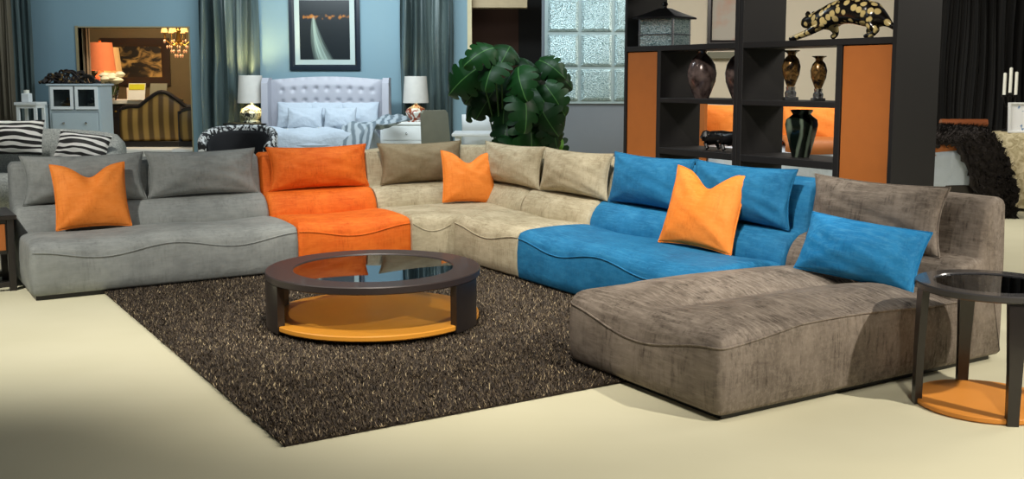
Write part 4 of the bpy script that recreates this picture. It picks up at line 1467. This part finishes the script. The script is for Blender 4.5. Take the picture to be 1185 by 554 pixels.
# striped settees with carved frames
def striped(label, px0, px1, Y, ytop, rot=0.0):
    x0, x1 = at(px0, 130, Y).x, at(px1, 130, Y).x
    zt = at(px0, ytop, Y).z
    zb = at(px0, 163, Y).z
    w = x1 - x0
    root = thing('striped_settee', label, 'settee', (x0, Y, 0), rot, 'striped settees beyond the doorway')

    def ht(u):
        return zt - .28 + .14 * math.sin(PI * u) + .16 * math.exp(-((u - .5) / .16) ** 2) - .05 * math.exp(-((u - .22) / .07) ** 2) - .05 * math.exp(-((u - .78) / .07) ** 2)
    us = [i / 40 for i in range(41)]
    rows = [[(w * u, -.05 * math.sin(PI * v) + .0, zb + (ht(u) - zb) * v) for v in [j / 8 for j in range(9)]] for u in us]
    o = MB().grid(rows).build('upholstered_back', M['stripe'], root, smooth=60)
    md = o.modifiers.new('thick', 'SOLIDIFY'); md.thickness = .09; md.offset = 0
    MB().tube([(0, -.02, zb)] + [(w * u, -.02, ht(u)) for u in us] + [(w, -.02, zb)], .045, 8).build('crest_rail', M['wood'], root)
    MB().box(-.04, w + .04, -.08, .06, zb - .1, zb, .01).build('bottom_rail', M['wood'], root, smooth=0)
    MB().box(.0, w, -.60, -.08, zb - .28, zb - .1, .03).build('seat', M['white'], root, smooth=40)
    MB().box(-.02, w + .02, -.62, .02, zb - .36, zb - .28, .01).build('seat_frame', M['wood'], root, smooth=0)
    for x in (.02, w - .02):
        for y in (-.56, -.02):
            MB().tube([(x, y, zb - .3), (x, y - .02, (zb - .3) * .6), (x, y + .02, (zb - .3) * .25), (x, y - .01, 0)], [.04, .035, .022, .028], 8).build('leg', M['wood'], root)
    return root


striped('gold striped settee with carved dark frame seen through the doorway', 140, 238, 18.9, 108)
striped('second gold striped settee with carved frame, cut off by the doorway\'s right edge', 209, 300, 18.2, 110)
# chandelier
cc = at(206, 32, 19.4)
g = thing('chandelier', 'amber crystal chandelier hanging at the doorway\'s upper right', 'chandelier', (cc.x, 19.4, cc.z))
MB().tube([(0, 0, .95), (0, 0, -.1)], .012, 8).build('stem', M['brass'], g)
for k in range(8):
    a_ = k * PI / 4
    MB().tube([(0, 0, -.25), (.12 * math.cos(a_), .12 * math.sin(a_), -.32), (.24 * math.cos(a_), .24 * math.sin(a_), -.22), (.26 * math.cos(a_), .26 * math.sin(a_), -.1)], .008, 6).build('arm', M['brass'], g)
    MB().lathe([(.03, 0), (.055, .0), (.03, .11), (.025, .11)], 12, T=Matrix.Translation((.26 * math.cos(a_), .26 * math.sin(a_), -.09))).build('lamp_shade', M['goldshade'], g)
    for j, (r_, z_) in enumerate(((.26, -.24), (.2, -.34), (.13, -.42), (.07, -.5))):
        MB().lathe([(.0001, -.045), (.018, 0), (.0001, .03)], 6, T=Matrix.Translation((r_ * math.cos(a_ + .2 * j), r_ * math.sin(a_ + .2 * j), z_))).build('crystal', M['crystal'], g)
MB().lathe([(.0001, -.3), (.05, -.24), (.03, -.12), (.05, -.05), (.0001, 0)], 14).build('body', M['brass'], g)
# drape beside the doorway, inside that room
curtain('beige drape just inside the doorway\'s left edge', 92, 105, 18.2, pm('beige_drape', (176, 142, 108), .7), 3, .05, seed=8, group='drapes beyond the doorway')

# ------------------------------------------------------------------ second bed behind the shelves
YQ = 12.0
xa, xb = at(818, 150, YQ).x, at(1150, 180, YQ).x
g = thing('upholstered_bed', 'white bed with orange headboard behind the display shelves', 'bed', (xa, YQ, 0), 0)
wB = xb - xa
MB().box(0, wB - .1, 0, 1.9, .12, .40, .03).build('bed_base', M['wood'], g, smooth=0)
MB().box(.02, wB - .12, .02, 1.88, .40, .74, .07).build('mattress', M['linen'], g, smooth=40)
MB().box(-.14, .0, -.05, 1.95, .05, 1.42, .04).build('headboard', M['panel'], g, smooth=20)
for x in (.08, wB - .3):
    for y in (.1, 1.8):
        MB().box(x - .04, x + .04, y - .04, y + .04, 0, .12).build('leg', M['black'], g, smooth=0)


def drape(x0, x1, yd0, yd1, z, hang, nx=26, ny=26, wob=.012, seed=0, hang_end=None):
    """cloth over the bed: top with front fall, optional fall over the foot"""
    rr = random.Random(seed); ph = rr.uniform(0, 6)
    rows = []
    for i in range(nx + 1):
        u = i / nx; x = x0 + (x1 - x0) * u
        row = []
        hg = hang(x) if callable(hang) else hang
        L_ = hg + (yd1 - yd0)
        for j in range(ny + 1):
            s = L_ * j / ny
            if s < hg:
                y = yd0 - .02 - .03 * math.sin(11 * u + ph) * (1 - s / hg); zz = z - hg + s
            else:
                y = yd0 + (s - hg); zz = z
            k = abs(s - hg)
            if k < .1: zz -= .05 * (1 - k / .1) ** 2
            zz += wob * math.sin(7 * u + 5 * j / ny + ph)
            xx = x
            if hang_end and x > hang_end:
                e = x - hang_end
                xx = hang_end + .10 * math.sin(min(1, e / .3) * PI / 2) + .38 * max(0, e - .05); zz -= max(0, e - .05) * .95
            row.append((xx, y, zz))
        rows.append(row)
    return MB().grid(rows)


o = drape(.02, wB - .12, .0, 1.9, .80, .52, seed=1).build('bed_sheet', M['linen'], g, smooth=70)
md = o.modifiers.new('thick', 'SOLIDIFY'); md.thickness = .03
o = drape(.9, wB - .35, .02, 1.88, .90, .18, seed=2).build('orange_blanket', M['panel'], None, smooth=70, loc=(xa, YQ, 0))
md = o.modifiers.new('thick', 'SOLIDIFY'); md.thickness = .03
tag(o, 'orange blanket band folded over the white bed by the black curtain', 'blanket')
# fur throw with a shaggy edge
o = drape(wB - 1.35, wB + .62, -.02, 1.8, .985, lambda x: .13 + .68 * min(1, max(0, (x - wB + .42) / .25)), seed=3, hang_end=wB - .10, wob=.03, nx=80, ny=70)
fv = o.v
for i in range(len(fv)):
    x, y, z = fv[i]
    fv[i] = (x + R.uniform(-.02, .02), y + R.uniform(-.02, .02), z + R.uniform(-.02, .025))
o = o.build('fur_throw', M['fur'], None, smooth=80, loc=(xa, YQ - .03, 0))
md = o.modifiers.new('thick', 'SOLIDIFY'); md.thickness = .05
hb = MB()
for i in range(0, len(fv)):
    for k in range(3):
        x, y, z = fv[i]
        x += R.uniform(-.02, .02); y += R.uniform(-.02, .02)
        dx, dy, dz = R.uniform(-.03, .05), R.uniform(-.07, -.01), R.uniform(-.03, .05)
        hb.add([(x - .006, y, z), (x + .006, y, z), (x + dx, y + dy, z + dz)], [(0, 1, 2)])
h_ = hb.build('fur_pile', M['fur'], o, smooth=0); h_['kind'] = 'stuff'
tag(o, 'dark brown fur throw hanging over the foot of the white bed', 'blanket')
for i, (px, yy, lb, m_) in enumerate(((835, 12.3, 'orange bed cushion seen through the left shelf', M['orange2']), (938, 12.6, 'orange bed cushion seen behind the swirled vase', M['orange2']))):
    c = at(px, 160, yy)
    pillow('bed_cushion', lb, m_, .7, .5, .2, (c.x, yy, .80), -.3, .25, seed=40 + i, group='orange cushions on the white bed', piping=False)
# art on the cream wall seen through the shelves
picture('framed_print', 'dark-framed pale abstract print seen through the left shelf', 818, 862, -30, 52, YC - .005, .07, M['wood'], pattern('pale_abstract', 'noise', (186, 178, 164), (196, 128, 96), (2, 2, 2), .62, .6, soft=.1), None, 0, 'print')
a = at(820, 68, YC - .12); b = at(860, 60, YC - .12)
o = MB().box(0, b.x - a.x, 0, .12, 0, b.z - a.z, .01).build('wall_ledge', M['greychair'], None, smooth=0, loc=(a.x, YC - .12, a.z))
tag(o, 'narrow grey wall ledge below the pale print', 'wall shelf')

# ------------------------------------------------------------------ brocade table with candelabra, picture, bolster
c = at(1192, 180, 12.9)
zt = at(1190, 150, 12.9).z - .03
g = thing('draped_table', 'round table under sandstone brocade cloth at the photo\'s right edge', 'table', (c.x, 12.95, 0))
rings = []
for j in range(64):
    a_ = 2 * PI * j / 64
    w_ = 1 + .05 * math.sin(9 * a_)
    rings.append([(r * k_ * math.cos(a_), r * k_ * math.sin(a_), z) for r, k_, z in ((.0001, 1, zt), (.4, 1, zt), (.44, 1, zt - .02), (.455, 1 + (w_ - 1) * .4, zt - .2), (.47, w_, .04), (.45, w_, .04), (.42, 1, zt - .1), (.0001, 1, zt - .1))])
MB().loft(rings, loop=True, caps=False).build('cloth', M['sand'], g, smooth=40)
MB().lathe([(.0001, 0), (.25, 0), (.25, .03), (.04, .06), (.04, zt - .12), (.38, zt - .11), (.0001, zt - .105)], 20).build('pedestal', M['wood'], g)
zl = zt
g = thing('candelabra', 'black candelabra with three ivory candles on the brocade table', 'candelabra', (at(1167, 140, 13.1).x, 13.1, zl)); g.scale = (1.15, 1.15, 1.32)
mb = MB().lathe([(.0001, 0), (.07, 0), (.07, .012), (.02, .03), (.014, .3), (.025, .32), (.0001, .33)], 16)
mb.build('base', M['black'], g)
for k, (dx, h0, h1) in enumerate(((-.062, .33, .53), (0, .35, .58), (.062, .33, .54))):
    MB().tube([(0, 0, .24), (dx * .6, 0, .23), (dx, 0, .28), (dx, 0, h0)], .008, 6).build('arm', M['black'], g)
    MB().lathe([(.0001, 0), (.022, 0), (.026, .02), (.0001, .02)], 12, T=Matrix.Translation((dx, 0, h0 - .01))).build('cup', M['black'], g)
    MB().lathe([(.0001, 0), (.017, 0), (.017, h1 - h0), (.0001, h1 - h0 + .008)], 12, T=Matrix.Translation((dx, 0, h0 + .008))).build('candle', M['candle'], g)
pic = picture('framed_drawing', 'white framed picture with faint blue drawing on the brocade table', 1166, 1206, 115, 150, 12.75, .03, M['white'], pattern('faint_blue_drawing', 'noise', (238, 240, 240), (120, 150, 190), (9, 9, 9), .64, .5, dist=1.5, soft=.03), None, 0, 'picture')
pic.location.z = zl; pic.rotation_euler = (-.08, 0, 0)
q = at(1141, 145, 13.6)
g = thing('bench', 'low dark bench with rolled copper-coloured arm beyond the fur throw', 'bench', (q.x, 14.3, 0))
MB().tube([(-.30, 0, q.z), (.32, 0, q.z)], .055, 14).build('rolled_arm', pm('copper_roll', (150, 84, 46), .4), g)
for x in (-.27, .27):
    MB().box(x - .02, x + .02, -.02, .02, 0, q.z).build('leg', M['wood'], g, smooth=0)
MB().box(-.30, .30, -.2, .2, .4, .46, .02).build('seat', M['wood'], g, smooth=0)

# ------------------------------------------------------------------ light
world = bpy.data.worlds.new('world'); bpy.context.scene.world = world
world.use_nodes = True
bg = world.node_tree.nodes['Background']
bg.inputs[0].default_value = (.80, .90, 1.0, 1)
bg.inputs[1].default_value = .075


def spot(name, loc, aim, energy, ang, col=(1, .93, .8), blend=.7, size=.12):
    l = bpy.data.lights.new(name, 'SPOT')
    l.energy = energy; l.color = col; l.spot_size = math.radians(ang); l.spot_blend = blend; l.shadow_soft_size = size
    o = bpy.data.objects.new(name, l); C.objects.link(o)
    o.location = loc
    o.rotation_euler = (Vector(aim) - Vector(loc)).to_track_quat('-Z', 'Y').to_euler()
    return o


def area(name, loc, aim, energy, sx, sy, col=(1, .93, .8)):
    l = bpy.data.lights.new(name, 'AREA')
    l.energy = energy; l.color = col; l.shape = 'RECTANGLE'; l.size = sx; l.size_y = sy
    o = bpy.data.objects.new(name, l); C.objects.link(o)
    o.location = loc
    o.rotation_euler = (Vector(aim) - Vector(loc)).to_track_quat('-Z', 'Y').to_euler()
    return o


WARM = (1, .93, .82); NEUT = (1, .96, .88); COOL = (.82, .94, 1.0)
spot('track_spot_chaise', (4.6, 2.3, 3.9), (2.0, 4.7, 0), 1080, 72, WARM, .9, .06)
spot('track_spot_front', (-.4, 3.6, 3.9), (-.4, 6.7, 0), 760, 66, WARM, 1.0, .10)
spot('track_spot_left', (-4.2, 5.0, 3.9), (-3.1, 7.0, .2), 860, 70, NEUT, 1.0, .12)
spot('track_spot_corner', (-.9, 7.3, 3.9), (-.3, 9.0, .4), 480, 72, WARM, .9, .12)
spot('track_spot_blue', (.4, 5.4, 3.9), (1.4, 7.2, .4), 560, 58, NEUT, .9, .12)
spot('track_spot_floor', (1.6, 1.8, 3.9), (1.6, 3.4, 0), 330, 90, WARM, 1.0, .12)
spot('track_spot_table', (-.75, 6.15, 3.9), (-.9, 6.75, .1), 420, 40, WARM, .6, .03)
spot('added_fill_settee', (-5.0, 10.6, 3.7), (-5.2, 12.2, .8), 260, 70, NEUT, .9, .12)  # added unseen source, brightens the grey settee and its pillows
spot('track_spot_shelf', (.6, 5.6, 3.7), (2.2, 8.4, 1.3), 330, 56, WARM, .9, .1)
area('ceiling_wash_bed', (-2.3, 14.4, 3.6), (-2.3, 17.2, 1.4), 165, 3.5, .3, COOL)
area('ceiling_wash_left', (-6.2, 14.6, 3.6), (-6.2, 17.2, 1.5), 30, 3.5, .3, COOL)
area('ceiling_far_room', (-6.0, 19.0, 3.3), (-6.2, 21, 1.2), 110, 1.6, 1.0, (1, .78, .5))
area('ceiling_second_bed', (3.6, 11.6, 3.6), (4.0, 13.0, .6), 125, 3.0, .8, WARM)
area('ceiling_slate', (.6, 11.2, 3.5), (.9, 13.0, 1.4), 40, 1.5, .3, COOL)
area('ceiling_right_floor', (6.0, 7.0, 3.6), (5.4, 8.5, 0), 120, 1.5, 1.5, WARM)
area('ceiling_plant', (-.9, 9.8, 3.5), (-.2, 11.6, 1.2), 55, 1.2, .4, COOL)

sc = bpy.context.scene
sc.view_settings.view_transform = 'Standard'
sc.view_settings.look = 'None'
sc.view_settings.exposure = 0.0
sc.view_settings.gamma = 1.0
sc.view_settings.use_curve_mapping = False
